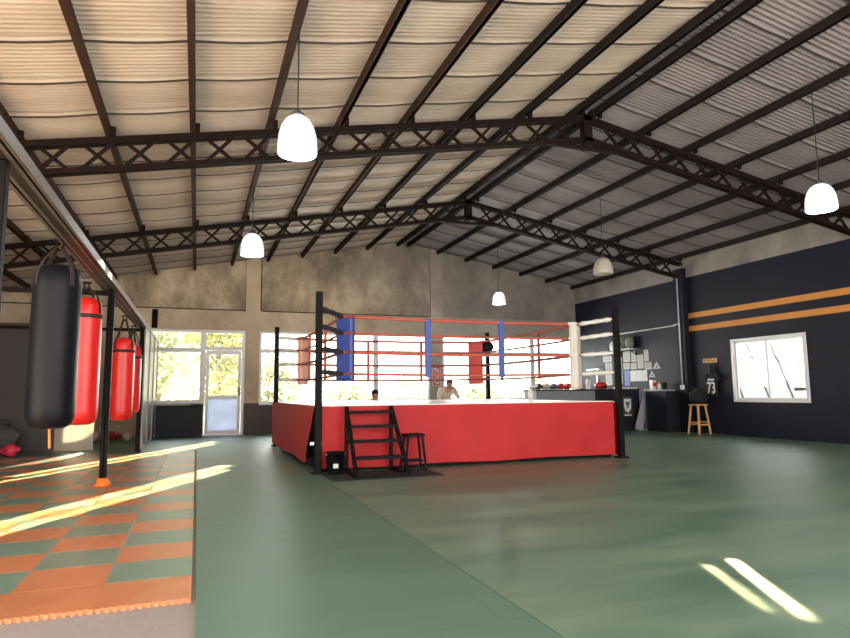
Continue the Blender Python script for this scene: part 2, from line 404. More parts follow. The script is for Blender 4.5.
# left wall and partitions
struct(MB().box(XL-.2, XL, 5.5, D+.2, -.03, zroof(XL)+RT+.03).build('wall_left', M['concrete']))
struct(MB().box(XL, -2.62, 15.2, 15.3, -.0, 2.68).build('wall_storage', M['dark_partition']))
pa = MB().box(-1.14, -1.06, 14.2, D-.04, 0, 2.68)
wall_p = struct(pa.build('wall_partition', M['panel_metal']))
pp = MB()
for y in (14.2, 15.75, 17.3, 18.85): pp.box(-1.06, -1.035, y, y+.06, 0, 2.68)
for z in (.0, .9, 1.0, 2.6): pp.box(-1.06, -1.04, 14.2, D-.05, z, z+.05)
pp.build('panel_frame', M['panel_metal'], wall_p)
tag(MB().box(-2.78, -2.05, 15.18, 15.20, -.003, 1.35).build('white_board', M['white_panel']),
    'pale sunlit upright board on the floor behind the red punching bag', 'board')

# ------------------------------------------------------------------ roof
def roof(name, x0, x1, m):
    b = MB(); sheet = .87; pitch = sheet/10; spw = 6
    # columns at purlins and three sag points per bay
    xs = []; n = int(round(abs(x1-x0)/(1.03/4)))
    for i in range(n+1): xs.append(x0+(x1-x0)*i/n)
    y0 = 5.8-.87*9; k = 0
    while y0+k*sheet < D+.3:
        ya = y0+k*sheet-.03; nn = 10*spw+2
        vs = []; fs = []
        for i in range(nn+1):
            t = i/nn; y = ya+t*(sheet+.06)
            for x in xs:
                ph = ((abs(x-XR)-.165)/1.0305) % 1.0
                sag = math.sin(PI*ph)
                z = zroof(x)+RT+.014 + .019*math.cos(2*PI*(y-ya)/pitch) + .034*t - .022*sag*((1-t)**3)
                vs.append((x, y, z))
        w = len(xs)
        for i in range(nn):
            for j in range(w-1): fs.append((i*w+j, i*w+j+1, i*w+w+j+1, i*w+w+j))
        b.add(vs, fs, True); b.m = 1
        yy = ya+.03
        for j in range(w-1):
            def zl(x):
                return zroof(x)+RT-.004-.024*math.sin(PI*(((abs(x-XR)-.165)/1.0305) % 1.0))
            b.bar((xs[j], yy, zl(xs[j])), (xs[j+1], yy, zl(xs[j+1])), .022, .014)  # dark bar drawn as the shadow line along each sheet lap
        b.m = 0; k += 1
    o = b.build(name, [m, M['lap_shadow']]); struct(o)
    return o
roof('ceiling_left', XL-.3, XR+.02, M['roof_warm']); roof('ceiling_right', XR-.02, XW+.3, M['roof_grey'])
# outer skin so no light leaks through the laps
struct(MB().prism([(XL-.3, zroof(XL-.3)+.14), (XR, ZR+.14), (XW+.3, zroof(XW+.3)+.14), (XW+.3, zroof(XW+.3)+.16), (XR, ZR+.16), (XL-.3, zroof(XL-.3)+.16)], YF, D+.3, 'xz').build('ceiling_cover', M['roof_grey']))
px = [XR-.172-1.0304*k for k in range(0, 12)]+[XR+.172+1.0306*k for k in range(0, 7)]
for x in px:
    if x < XL: continue
    b = MB(); z = zroof(x); tilt = SL if x < XR else -SR
    b.bar((x, YF, z), (x, D+.02, z), PW, PH)
    b.bar((x+.02, YF, z-PH/2+.006), (x+.02, D+.02, z-PH/2+.006), .05, .012)
    struct(b.build('ceiling_purlin', M['purlin_paint'] if x < 3 else M['purlin_grey']))
# trusses
def truss(Y):
    root = bpy.data.objects.new('roof_truss', None); COL.objects.link(root); root.location = (0, Y, 0); struct(root)
    zt = lambda x: zroof(x)-.158; dp = .378
    top = MB(); bot = MB(); web = MB()
    for s, xe in ((-1, XL), (1, XW)):
        for dy in (-.045, .045):
            top.bar((xe, dy, zt(xe)), (XR, dy, zt(XR)), .05, .085)
            bot.bar((xe, dy, zt(xe)-dp), (XR, dy, zt(XR)-dp), .05, .075)
        n = int(abs(xe-XR-s*.3)/.5)
        for i in range(n):
            xa = XR+s*(.28+i*.5); xb = xa+s*.40
            web.bar((xa, -.03, zt(xa)), (xb, -.03, zt(xb)-dp), .04, .042); web.bar((xa, .03, zt(xa)-dp), (xb, .03, zt(xb)), .04, .042)
    top.build('top_chord', M['truss_paint'], root); bot.build('bottom_chord', M['truss_paint'], root); web.build('lattice', M['truss_paint'], root)
    MB().box(XR-.08, XR+.08, -.07, .07, ZR-.62, ZR-.1).build('ridge_plate', M['truss_paint'], root)
    zc = zt(XR-.82)-dp
    MB().bar((XR-.82, 0, zc), (XR+.82, 0, zt(XR+.82)-dp), .08, .06).build('collar_tie', M['truss_paint'], root)
    cl = MB()
    for x in px:
        if x > XL: cl.box(x+.04, x+.1, -.1, -.04, zroof(x)-.1, zroof(x)+.02)
    cl.build('purlin_cleats', M['truss_paint'], root)
    return root
truss(8.80); truss(13.85); truss(3.75); truss(-1.3)

# ------------------------------------------------------------------ windows and door
def window_y(name, x0, x1, z0, z1, mulls, transom, y=D, fw=.07, m=None):
    """window in the back wall"""
    root = bpy.data.objects.new(name, None); COL.objects.link(root); root.location = ((x0+x1)/2, y, z0); struct(root)
    ox, oz = (x0+x1)/2, z0; m = m or M['white_alu']
    fr = MB()
    X0, X1, Z1 = x0-ox, x1-ox, z1-oz
    fr.box(X0, X0+fw, .02, .12, 0, Z1); fr.box(X1-fw, X1, .02, .12, 0, Z1)
    fr.box(X0+fw, X1-fw, .02, .12, 0, fw); fr.box(X0+fw, X1-fw, .02, .12, Z1-fw, Z1)
    xs = [X0+fw]
    for a, w in mulls:
        fr.box(a-ox-w/2, a-ox+w/2, .02, .12, fw, Z1-fw); xs += [a-ox-w/2, a-ox+w/2]
    xs.append(X1-fw)
    for k in range(0, len(xs), 2):
        fr.box(xs[k], xs[k+1], .03, .11, transom-oz-.06, transom-oz+.06)
    fr.build('window_frame', m, root)
    MB().box(X0, X1, -.08, .02, -.03, .02).build('window_sill', m, root)
    for k in range(0, len(xs), 2):
        for za, zb in ((fw, transom-oz-.06), (transom-oz+.06, Z1-fw)):
            MB().box(xs[k]-.002, xs[k+1]+.002, .066, .072, za-.002, zb+.002).build('pane', M['glass'], root)
    return root
window_y('window_1', -1.28, .13, .93, 3.0, [], 2.42)
window_y('window_2', 1.71, 7.10, .86, 3.0, [(5.28, .16)], 2.42)
window_y('window_3', 7.53, XW-.02, .86, 3.0, [(10.88, .16)], 2.42)
# door
dr = bpy.data.objects.new('door_1', None); COL.objects.link(dr); dr.location = (.71, D, 0); struct(dr)
b = MB(); b.box(-.58, -.5, .0, .12, 0, 3.0); b.box(.5, .58, 0, .12, 0, 3.0); b.box(-.5, .5, 0, .12, 2.92, 3.0); b.box(-.5, .5, 0, .12, 2.42, 2.52); b.box(-.5, .5, .02, .12, 0, .02)
b.build('door_frame', M['white_alu'], dr)
b = MB(); b.box(-.49, -.4, .02, .08, .02, 2.41); b.box(.4, .49, .02, .08, .02, 2.41); b.box(-.4, .4, .02, .08, .02, .12); b.box(-.4, .4, .02, .08, 1.02, 1.12); b.box(-.4, .4, .02, .08, 2.3, 2.41)
leaf = b.build('door_leaf', M['white_alu'], dr)
MB().box(-.41, .41, .045, .055, .11, 1.03).build('lower_panel', M['frosted'], dr)
MB().box(-.41, .41, .047, .053, 1.11, 2.31).build('pane', M['glass'], dr)
MB().box(-.51, .51, .06, .066, 2.51, 2.93).build('transom_pane', M['glass'], dr)
b = MB(); b.box(.42, .47, -.005, .02, 1.1, 1.34); b.tube([(.445,-.005,1.24), (.445,-.05,1.24), (.33,-.05,1.24)], .01, 8)
b.build('door_handle', M['counter_grey'], leaf)
# right wall window
w4 = bpy.data.objects.new('window_4', None); COL.objects.link(w4); w4.location = (XW, (wy0+wy1)/2, wz0); struct(w4)
H = wz1-wz0; W = (wy1-wy0)/2
b = MB(); f = .06
b.box(-.02, .12, -W, -W+f, 0, H); b.box(-.02, .12, W-f, W, 0, H); b.box(-.02, .12, -W+f, W-f, 0, f); b.box(-.02, .12, -W+f, W-f, H-f, H)
b.build('window_frame', M['white_alu'], w4)
for s in (-1, 1):
    y0, y1 = (-W+f, .03) if s < 0 else (-.03, W-f); dx = .0 if s < 0 else .045
    b = MB(); q = .045
    b.box(dx, dx+.035, y0, y0+q, f, H-f); b.box(dx, dx+.035, y1-q, y1, f, H-f); b.box(dx, dx+.035, y0+q, y1-q, f, f+q); b.box(dx, dx+.035, y0+q, y1-q, H-f-q, H-f)
    sa = b.build('sash', M['white_alu'], w4)
    MB().box(dx+.015, dx+.02, y0+q-.002, y1-q+.002, f+q-.002, H-f-q+.002).build('pane', M['glass'], sa)

# ------------------------------------------------------------------ outside
struct(MB().box(XW+3.2, XW+3.35, 12.95, 19, -.1, 3.1).build('wall_outside', M['outside_wall']))
for k, (ya, za, yb, zb) in enumerate([(14.15,-.09,15.3,3.0),(13.3,-.09,14.5,3.1),(12.6,-.09,13.75,3.1)]):
    tag(MB().tube([(XW+1.5, ya-1.15, za), (XW+1.56, yb-1.0, zb)], .025, 8).build('leaning_bar', M['outside_bar']),
        ['slanting grey bar outside the side window, deepest in the hall', 'slanting grey bar outside the side window, middle of three', 'slanting grey bar outside the side window, nearest the camera'][k], 'bar', 'bars leaning outside the side window')
b = MB(); b.box(-.05,.05,-.05,.05,0,1.55); b.box(-.06,.06,-.35,.35,1.2,1.27)
tag(b.build('outdoor_post', M['outside_bar'], loc=(XW+1.2, 11.15, -.1)), 'grey post with a short crossbar outside the side window', 'post')
def tree(x, y, h, r, label, m, n=1500, leaf=.16):
    t = thing('tree', label, 'tree', (x, y, -.1), group='trees behind the hall')
    b = MB(); b.tube([(0,0,0), (.06,.03,h*.3), (-.04,.05,h*.6), (0,0,h*.8)], [.13,.11,.08,.03], 8)
    for k in range(5):
        a = k*1.3; b.tube([(0,.03,h*(.3+.08*k)), (r*.6*math.cos(a), r*.6*math.sin(a), h*(.5+.08*k))], [.05,.015], 6)
    b.build('trunk', M['tree_bark'], t)
    c = MB(); rnd = random.Random(int(x*100+y))
    blobs = [(rnd.uniform(-.6,.6)*r, rnd.uniform(-.6,.6)*r, h*rnd.uniform(.22,.88), r*rnd.uniform(.4,.65)) for _ in range(12)]
    for i in range(n):
        bx, by, bz, br = rnd.choice(blobs)
        d = Vector((rnd.gauss(0,1), rnd.gauss(0,1), rnd.gauss(0,1))).normalized()*br*rnd.uniform(.55,1)
        p = Vector((bx, by, max(.1, bz))) + d
        if p.z < .05: p.z = .05
        u = Vector((rnd.uniform(-1,1), rnd.uniform(-1,1), rnd.uniform(-1,1))).normalized(); v = u.orthogonal().normalized()
        s = leaf*rnd.uniform(.6,1.3)
        c.add([p-u*s, p+v*s*.55, p+u*s, p-v*s*.55], [(0,1,2,3)])
    c.build('crown', m, t)
tree(-2.9, 24.8, 4.6, 1.35, 'yellow-green leafy tree outside the window left of the door, behind the dark cabinet', M['leaf_a'], 2200, .13)
tree(.75, 24.8, 4.2, 1.4, 'yellow-green tree close behind the glass of the door', M['leaf_a'], 2200, .13)
tree(-1.6, 29.5, 5.4, 1.6, 'tall pale tree behind the two yellow-green trees outside the door', M['leaf_b'], 2600)
tree(3.2, 30.0, 3.2, 1.5, 'pale green tree outside the left edge of the long window behind the ring', M['leaf_b'], 1800)
tree(7.6, 33.0, 1.9, 1.6, 'low pale green bush seen through the long window left of the outbuilding', M['leaf_b'], 1500)
tree(11.6, 34.0, 1.9, 1.7, 'low pale bush behind the small grey outbuilding', M['leaf_b'], 1500)
tree(16.2, 35.0, 1.8, 1.7, 'low pale bush seen behind the far corner post of the ring', M['leaf_b'], 1500)
tree(21.2, 35.0, 1.9, 2.0, 'low pale bush seen through the back window above the boxing gloves', M['leaf_b'], 1500)
o = thing('outbuilding', 'small grey roofed outbuilding seen through the back window beyond the ring', 'building', (8.7, 27.5, -.1))
MB().box(-.7, .7, -.5, .5, 0, 1.05).build('walls', M['outside_wall'], o)
MB().prism([(-.85, 1.05), (.85, 1.05), (.5, 1.5), (-.5, 1.5)], -.65, .65, 'xz').build('roof', M['roof_far'], o)

# ------------------------------------------------------------------ foam tiles
a = .007; NT = 12; L_ = .5
def sq(t): return a if int(math.floor(t*NT*2+1e-6)) % 2 == 0 else -a
def edge(fn):
    out = []
    for k in range(NT*2):
        t0, t1 = k/(NT*2), (k+1)/(NT*2); s = sq((t0+t1)/2); out += [fn(t0+.0008, s), fn(t1-.0008, s)]
    return out
g_ = .003
poly = edge(lambda t, s: (t*L_, s+g_)) + edge(lambda t, s: (L_+s-g_, t*L_)) + list(reversed(edge(lambda t, s: (t*L_, L_+s-g_)))) + list(reversed(edge(lambda t, s: (s+g_, t*L_))))
def ordn(n):
    return ['first','second','third','fourth','fifth','sixth','seventh','eighth','ninth','tenth','eleventh','twelfth','thirteenth','fourteenth','fifteenth','sixteenth','seventeenth','eighteenth','nineteenth','twentieth'][n]
protos = {}
for c in range(8):
    for r in range(20):
        x0 = -.5*(c+1); y0 = 3.97+.5*r
        ang = math.atan2(x0+.5, y0+.5)            # leave out tiles well outside the view
        if ang < -.30-.08 and x0 < -1.2 and (x0+.5)/(y0+.5) < -.31: continue
        orange = (r % 2 == 0) if c % 2 == 0 else (r % 2 == 1)
        if c == 1 and r == 0: orange = True
        key = 'orange' if orange else 'green'
        lab = '%s foam floor tile, %s from the front edge, %s column from the green mat' % (key, ordn(r), ordn(c))
        if key not in protos:
            o = MB().prism(poly, -.029, -.004, 'xy').build('foam_tile', M['foam_'+key], loc=(x0, y0, 0)); protos[key] = o
        else:
            o = protos[key].copy(); COL.objects.link(o); o.location = (x0, y0, 0)
        tag(o, lab, 'foam tile', 'interlocking foam floor tiles')

# ------------------------------------------------------------------ boxing ring
RX0, RX1, RY0, RY1, ZP = 1.67, 6.92, 9.20, 14.45, .967
ring = thing('boxing_ring', 'raised boxing ring with red vinyl skirts, white canvas and rope corners', 'boxing ring', (4.295, 11.825, 0))
def RL(p): return (p[0]-4.295, p[1]-11.825, p[2])
px0, px1, py0, py1 = RX0+.05, RX1-.05, RY0+.12, RY1-.05
b = MB(); b.box(px0-4.295, px1-4.295, py0-11.825, py1-11.825, .86, ZP-.03)
b.build('platform', M['black_metal'], ring)
for i in range(4):
    for j in range(4):
        x = px0+.1+(px1-px0-.2)*i/3-4.295; y = py0+.1+(py1-py0-.2)*j/3-11.825
        MB().box(x-.04, x+.04, y-.04, y+.04, 0, .86).build('support_leg', M['black_metal'], ring)
MB().box(px0-4.295+.05, px1-4.295-.05, py0-11.825+.02, py0-11.825+.05, .02, .12).build('base_rail', M['black_metal'], ring)
MB().box(px0-4.295+.0, px0-4.295+.04, py0-11.825+.1, py1-11.825-.1, .02, .12).build('base_rail', M['black_metal'], ring)
MB().box(px0-.02-4.295, px1+.02-4.295, py0-.03-11.825, py1+.02-11.825, ZP-.03, ZP, ch=.008).build('canvas', M['canvas'], ring)
# skirts: wavy sheets
def skirt(p0, p1, nrm, zt, zb0, zb1, cut0=0.0, seed=0):
    b = MB(); rnd = random.Random(seed); n = 60; m = 10
    A = Vector(p0); B = Vector(p1); N_ = Vector(nrm); vs = []
    ph = [rnd.uniform(0, 6) for _ in range(6)]
    for j in range(m+1):
        v = j/m
        for i in range(n+1):
            u = i/n; uu = cut0*v + u*(1-cut0*v)
            w = (.010*math.sin(9*uu+ph[0]+v*2)+.007*math.sin(23*uu+ph[1]-v*3)+.004*math.sin(51*uu+ph[2]+v*5))*(.25+v)
            p = A.lerp(B, uu)+N_*(w+.012*v)
            zb = zb0+(zb1-zb0)*uu+.008*math.sin(17*uu+ph[3])
            vs.append((p.x, p.y, zt+(zb-zt)*v))
    fs = [(j*(n+1)+i, j*(n+1)+i+1, (j+1)*(n+1)+i+1, (j+1)*(n+1)+i) for j in range(m) for i in range(n)]
    o = b.add([RL(x) for x in vs], fs, True).build('skirt', M['red_vinyl'], ring)
    return o
ys = py0-.045
skirt((RX0+.07, ys, 0), (RX1-.07, ys, 0), (0,-1,0), ZP-.012, .05, .06, 0, 1)
skirt((RX0-.06, RY0+.0, 0), (RX0-.06, RY1+.08, 0), (-1,0,0), ZP-.005, .09, .07, .13, 2)
skirt((px1+.035, RY0+.1, 0), (px1+.035, RY1-.05, 0), (1,0,0), ZP-.012, .05, .06, 0, 3)
skirt((RX0+.07, py1+.035, 0), (RX1-.07, py1+.035, 0), (0,1,0), ZP-.012, .05, .06, 0, 4)
ia = .46
corners = [((RX0,RY0),(RX0+ia,RY0+ia),'blue_pad','black_tube',.30,1.34,2.34), ((RX1,RY0),(RX1-ia,RY0+ia),'white_pad','white_tube',.40,1.18,2.34),
           ((RX0,RY1),(RX0+ia,RY1-ia),'pink_pad','white_tube',.28,1.34,2.40), ((RX1,RY1),(RX1-ia-.05,RY1-ia),'red_pad','black_tube',.36,1.34,2.37)]
RZ = [2.345, 2.085, 1.785, 1.445]
for (P, Q, pm, tm, pwid, z0, z1) in corners:
    b = MB(); b.box(-.048, .048, -.048, .048, 0, 2.65, ch=.008); b.box(-.09,.09,-.09,.09,0,.02)
    b.build('corner_post', M['black_metal'], ring, RL((P[0], P[1], 0)))
    d = Vector((Q[0]-P[0], Q[1]-P[1], 0)).normalized(); rz = math.atan2(d.y, d.x)
    pb = MB().box(-.04, .09, -pwid/2, pwid/2, 0, z1-z0, ch=.03)
    pad = pb.build('corner_pad', M[pm], ring, RL((Q[0]+d.x*.05, Q[1]+d.y*.05, z0)), rz)
    for z in RZ:
        sb = MB(); sb.box(-.045, .096, -pwid/2-.006, pwid/2+.006, z-z0-.02, z-z0+.02); sb.build('strap', M['rope_dark' if pm != 'white_pad' else 'white_tube'], pad)
    for z in RZ:
        dz = .06 if z > 2 else .02
        a0 = Vector((P[0], P[1], z+dz))+d*.06; a1 = Vector((Q[0], Q[1], z))+d*.0
        b = MB(); n = 8; b.tube([RL(a0.lerp(a1, t/n)) for t in range(n+1)], [.018]+[.038+.006*math.sin(t*2.2+z*5) for t in range(1, n)]+[.02], 10)
        b.build('tensioner', M[tm], ring)
ring_r = []
cq = [Vector((c[1][0], c[1][1], 0)) for c in corners]
for (i, j, side) in ((0,1,'front'), (2,3,'back'), (0,2,'left'), (1,3,'right')):
    for k, z in enumerate(RZ):
        A, B = cq[i], cq[j]; n = 14; pts = []
        for t in range(n+1):
            p = A.lerp(B, t/n); pts.append(RL((p.x, p.y, z-.02*math.sin(PI*t/n))))
        b = MB(); b.tube(pts, .026 if k in (0, 2) else .02, 8)
        b.build('rope', M['rope' if side in ('front',) or k == 0 else 'rope_dark'], ring)
def spacer(x, y, m, w, along):
    b = MB(); h = RZ[0]-RZ[3]+.06
    if along == 'x': b.box(-w/2, w/2, -.025, .025, 0, h, ch=.008)
    else: b.box(-.025, .025, -w/2, w/2, 0, h, ch=.008)
    b.build('rope_spacer', M[m], ring, RL((x, y, RZ[3]-.05)))
for x in (3.55, 4.895): spacer(x, RY0+ia, 'blue_pad', .10, 'x')
for x in (3.68, 4.97): spacer(x, RY1-ia, 'rope', .06, 'x')
for y in (11.1, 12.75): spacer(RX1-ia, y, 'rope_dark', .05, 'y')
for y in (11.1, 12.75): spacer(RX0+ia, y, 'rope', .05, 'y')

# headguard on the far corner post
hg = thing('head_guard', 'black leather head guard hanging on the far corner post beside the red pad', 'head guard', (6.83, 14.30, 2.13))
MB().ball((0,0,.13), .19, .14, .17, 18, 12, lambda v: Vector((v.x*(1-.25*max(0,-v.z)), v.y, v.z))).build('shell', M['bag_black'], hg)
b = MB(); b.tube([(-.11,-.02,.05), (-.07,-.03,-.03), (0,-.04,-.05), (.07,-.03,-.03), (.11,-.02,.05)], .012, 6); b.tube([(0,.02,.26), (.02,.06,.38)], .01, 6)
b.build('chin_strap', M['strap'], hg)

# water bottle on the canvas
def bottle(loc, label, h, r, m, cap, group=None):
    t = thing('bottle', label, 'bottle', loc, 0, group)
    MB().lathe([(r*.9,0),(r,.01),(r,h*.62),(r*.85,h*.72),(r*.42,h*.84),(r*.4,h*.9)], 14).build('bottle_body', m, t)
    MB().lathe([(r*.46,h*.88),(r*.46,h)], 12).build('cap', cap, t)
    return t
bottle((6.13, 10.9, ZP), 'clear pale bottle standing on the ring canvas below the white pad', .27, .045, M['white_plastic'], M['counter_grey'])

# black rubber mat, steps, bucket, small stool
tag(MB().box(1.70, 3.28, 8.28, 9.14, 0, .008).build('rubber_mat', M['rubber']), 'black rubber mat on the floor under the ring steps', 'mat')
st = thing('ring_steps', 'black metal open steps leaning at the front of the ring', 'steps', (2.42, 8.75, .008))
W_ = .34
for s in (-1, 1):
    b = MB(); b.bar((s*W_, .40, .93), (s*(W_+.03), -.34, 0.02), .05, .05); b.build('stringer', M['black_metal'], st)
    b = MB(); b.bar((s*W_, .40, 0), (s*W_, .40, .95), .05, .05); b.bar((s*W_, .40, .03), (s*(W_+.03), -.34, .03), .04, .04); b.bar((s*W_, .40, .45), (s*(W_+.012), .03, .45), .03, .03)
    b.build('leg', M['black_metal'], st)
for k, z in enumerate((.86, .66, .46, .245)):
    t = (.93-z)/.91; y = .40-.74*t; w = W_+.03*t
    MB().box(-w, w, y-.07, y+.07, z-.02, z+.02).build('tread', M['black_metal'], st)
MB().bar((-W_-.03, -.33, .03), (W_+.03, -.33, .03), .04, .04).build('foot_bar', M['black_metal'], st)
ss = thing('small_stool', 'small black stool beside the ring steps', 'stool', (3.06, 9.00, .008))
ss.scale = (.85, .9, 1)
MB().box(-.17, .17, -.14, .14, .49, .53, ch=.008).build('seat', M['black_metal'], ss)
for sx in (-1, 1):
    for sy in (-1, 1): MB().bar((sx*.13, sy*.10, .49), (sx*.19, sy*.13, 0), .035, .035).build('leg', M['black_metal'], ss)
for sy in (-1, 1): MB().bar((-.17,sy*.12,.14), (.17,sy*.12,.14), .025, .025).build('stretcher', M['black_metal'], ss)
bk = thing('bucket', 'black bucket on the floor between the ring post and the steps', 'bucket', (1.885, 9.02, .0))
MB().lathe([(.105,0),(.11,.01),(.135,.30),(.142,.30),(.142,.315),(.128,.315),(.10,.03)], 22).build('bucket_body', M['bag_black'], bk)
MB().tube([(.14*math.cos(t), .0+.14*math.sin(t)*.2-.05, .30-.06*math.sin(t)) for t in [PI*k/10 for k in range(11)]], .006, 6).build('handle', M['counter_grey'], bk)
MB().box(-.05,.02,-.128,-.118,.10,.16).build('sticker', M['paper_white'], bk)

# ------------------------------------------------------------------ bag rig and punching bags
rig = thing('bag_rig', 'long galvanised rail on black posts carrying the punching bags', 'rail frame', (-1.1, 9.12, 0))
rl = MB()
for dx in (-.075, .055):
    rl.box(dx-.035, dx+.035, -9.0, 5.08, 2.60, 2.612); rl.box(dx-.035, dx-.025, -9.0, 5.08, 2.53, 2.60); rl.box(dx+.025, dx+.035, -9.0, 5.08, 2.53, 2.60)
    rl.box(dx-.022, dx-.010, -9.0, 5.08, 2.53, 2.536); rl.box(dx+.010, dx+.022, -9.0, 5.08, 2.53, 2.536)
rl.build('rail', M['galv'], rig)
rd = MB().box(-.035, .015, -9.0, 5.08, 2.535, 2.59)
for k in range(46): rd.box(-.12, -.112, -8.9+k*.3, -8.78+k*.3, 2.545, 2.585)
rd.build('rail_core', M['rail_dark'], rig)
for y in (-4.92, 0.0, 5.05):
    b = MB(); dx = -.03 if y < -1 else 0; b.box(-.042+dx, -.003+dx, y-.04, y+.04, 0, 2.53, ch=.006); b.box(.003+dx, .042+dx, y-.04, y+.04, 0, 2.53, ch=.006); b.box(-.06+dx,.06+dx,y-.05,y+.05,0,.012)
    po = b.build('post', M['black_metal'], rig)
    if y == 0: MB().lathe([(.10,0),(.10,.03),(.075,.05),(.07,.10)], 16, (0,y,0.001)).build('foot_cap', M['orange_cap'], po)
for y in (0.0, 5.05):
    b = MB().bar((-.05, y, 2.49), (-4.85, y, 2.49), .06, .06); b.build('crossbar', M['truss_paint'], rig)
def bag(loc, z0, z1, r, m, label, band, tail=False, apex=2.53, twist=0):
    t = thing('punching_bag', label, 'punching bag', (loc[0], loc[1], z0), twist, 'punching bags hanging from the rail')
    H = z1-z0
    prof = [(r*.05,.0),(r*.55,.004),(r*.85,.03),(r*.97,.09),(r,.18),(r*1.0,H*.5),(r*.99,H-.25),(r*1.0,H-.2),(r*.96,H-.1),(r*.84,H-.035),(r*.55,H-.005),(r*.1,H)]
    MB().lathe(prof, 32, wob=lambda a_, i: (.018*math.sin(7*a_)+.012*math.sin(13*a_+1)) if i >= 8 else 0).build('bag_body', m, t)
    if band:
        MB().lathe([(r*1.004,H-.26),(r*1.012,H-.255),(r*1.012,H-.215),(r*1.004,H-.21)], 32).build('band', M['strap'], t)
    za = apex-z0
    for k in range(4):
        a_ = PI/4+k*PI/2; b = MB(); c_, s_ = math.cos(a_), math.sin(a_)
        pts = [(r*1.012*c_, r*1.012*s_, H-.2), (r*.98*c_, r*.98*s_, H-.09), (r*.86*c_, r*.86*s_, H-.03), (r*.72*c_, r*.72*s_, H+.03), (.025*c_, .025*s_, za-.06)]
        for p, q in zip(pts[:-1], pts[1:]): b.bar(p, q, .035, .008, (c_, s_, .3))
        b.build('strap', M['strap'], t)
    b = MB(); b.tube([(.0+.03*math.cos(q), 0, za-.045+.045*math.sin(q)) for q in [2*PI*k/12 for k in range(13)]], .009, 6, False)
    b.box(-.05,.05,-.02,.02,za-.015,za+.005)
    b.build('hook', M['black_metal'], t)
    if tail:
        b = MB(); b.bar((0,0,.01), (.01,0,-.17), .018, .006, (0,1,0)); b.build('tail_strap', M['orange_cap'], t)
    return t
bag((-1.22, 6.42), .86, 2.33, .197, M['bag_black'], 'black punching bag hanging nearest the camera', False, True, 2.56)
bag((-1.31, 8.55), .80, 2.34, .19, M['bag_red'], 'red punching bag between the black bag and the orange-footed post', True, False, 2.53, .3)
bag((-1.22, 12.0), .72, 2.14, .187, M['bag_red'], 'red punching bag just behind the orange-footed post', True, False, 2.53, .1)
bag((-1.235, 13.75), .79, 2.13, .18, M['bag_red'], 'deepest red punching bag, beside the grey metal partition', True, False, 2.53, .5)

# ------------------------------------------------------------------ pendant lamps
def pendant(x, y, zb, ztop, d, lit, label):
    t = thing('pendant_lamp', label, 'lamp', (x, y, zb), 0, 'bowl pendant lamps')
    h = ztop-zb; r = d/2
    pr = [(r*.96,0),(r,.02),(r*.985,h*.25),(r*.93,h*.5),(r*.80,h*.72),(r*.6,h*.88),(r*.36,h*.97)]
    vs = []; n = 32
    b = MB(); full = pr+[(p[0]-.006, p[1]-.004) for p in reversed(pr)]
    full[-1] = (pr[0][0]-.006, 0)
    for i, (rr, z) in enumerate(full):
        for k in range(n): a_ = 2*PI*k/n; vs.append((rr*math.cos(a_), rr*math.sin(a_), z))
    fs = []; m_ = len(full)
    for i in range(m_-1):
        for k in range(n): k2 = (k+1) % n; fs.append((i*n+k, i*n+k2, i*n+n+k2, i*n+n+k))
    b.add(vs, fs, True); b.build('shade', M['shade_lit' if lit else 'shade_off'], t)
    MB().lathe([(r*.38,h*.965),(r*.36,h*1.03),(r*.22,h*1.1),(.03,h*1.13),(.012,h*1.2)], 20).build('socket_cap', M['lit_cap'], t)
    MB().tube([(0,0,h*1.18), (0,0,zroof(x)-.05-zb)], .007, 6).build('cord', M['cord'], t)
    bl = MB().ball((0,0,h*.62), .06, .06, .09, 14, 8); bl.build('bulb', M['bulb_lit' if lit else 'shade_off'], t)
    if lit:
        ld = bpy.data.lights.new('lamp_light', 'POINT'); ld.energy = 45; ld.color = (.86,.94,1); ld.shadow_soft_size = .1
        lo = bpy.data.objects.new('lamp_light', ld); COL.objects.link(lo); lo.location = (x, y, zb-.04)
    return t
M['bulb_lit'] = mat('bulb_lit', C(240,246,255), .4, 0, .01, 3, emit=((.9,.96,1,1), 8))
pendant(.90, 6.30, 3.60, 4.02, .41, True, 'lit pendant lamp hanging in front of the near truss')
pendant(.88, 11.75, 3.69, 4.10, .43, True, 'lit pendant lamp above the punching bags in front of the far truss')
pendant(8.42, 6.34, 3.71, 4.10, .42, True, 'lit pendant lamp at the right above the orange wall stripes')
pendant(8.42, 11.55, 3.72, 4.09, .43, False, 'unlit grey pendant lamp in front of the far truss')
pendant(8.42, 16.7, 3.75, 4.12, .40, True, 'lit pendant lamp against the grey back wall beyond the ring')

# ------------------------------------------------------------------ right-hand bar area
ca = thing('bar_counter', 'long dark bar counter behind the ring with a grey end box', 'counter', (10.49, 15.65, 0))
MB().box(.20, 1.72, -.35, .35, 0, 1.15).build('front', M['counter_dark'], ca)
MB().box(-1.70, .20, -.35, .35, 0, 1.15).build('grey_side', M['counter_grey'], ca)
MB().box(-1.74, 1.75, -.38, .38, 1.15, 1.19).build('counter_top', M['counter_dark'], ca)
ps = thing('crest_poster', 'dark poster with a white shield emblem on the bar counter front', 'poster', (11.78, 15.285, .40))
MB().box(-.16, .16, 0, .012, 0, .56).build('sheet', M['ink'], ps)
b = MB(); b.prism([(-.12,.50),(.12,.50),(.12,.26),(.08,.17),(0,.10),(-.08,.17),(-.12,.26)], -.004, 0, 'xz'); b.box(-.12,.12,-.004,0,.02,.05)
b.build('shield', M['paper_white'], ps)
b = MB(); b.prism([(-.08,.44),(.02,.40),(.09,.46),(.05,.34),(.0,.24),(-.05,.20),(-.02,.30),(-.06,.36)], -.007, -.004, 'xz'); b.build('figure', M['ink'], ps)
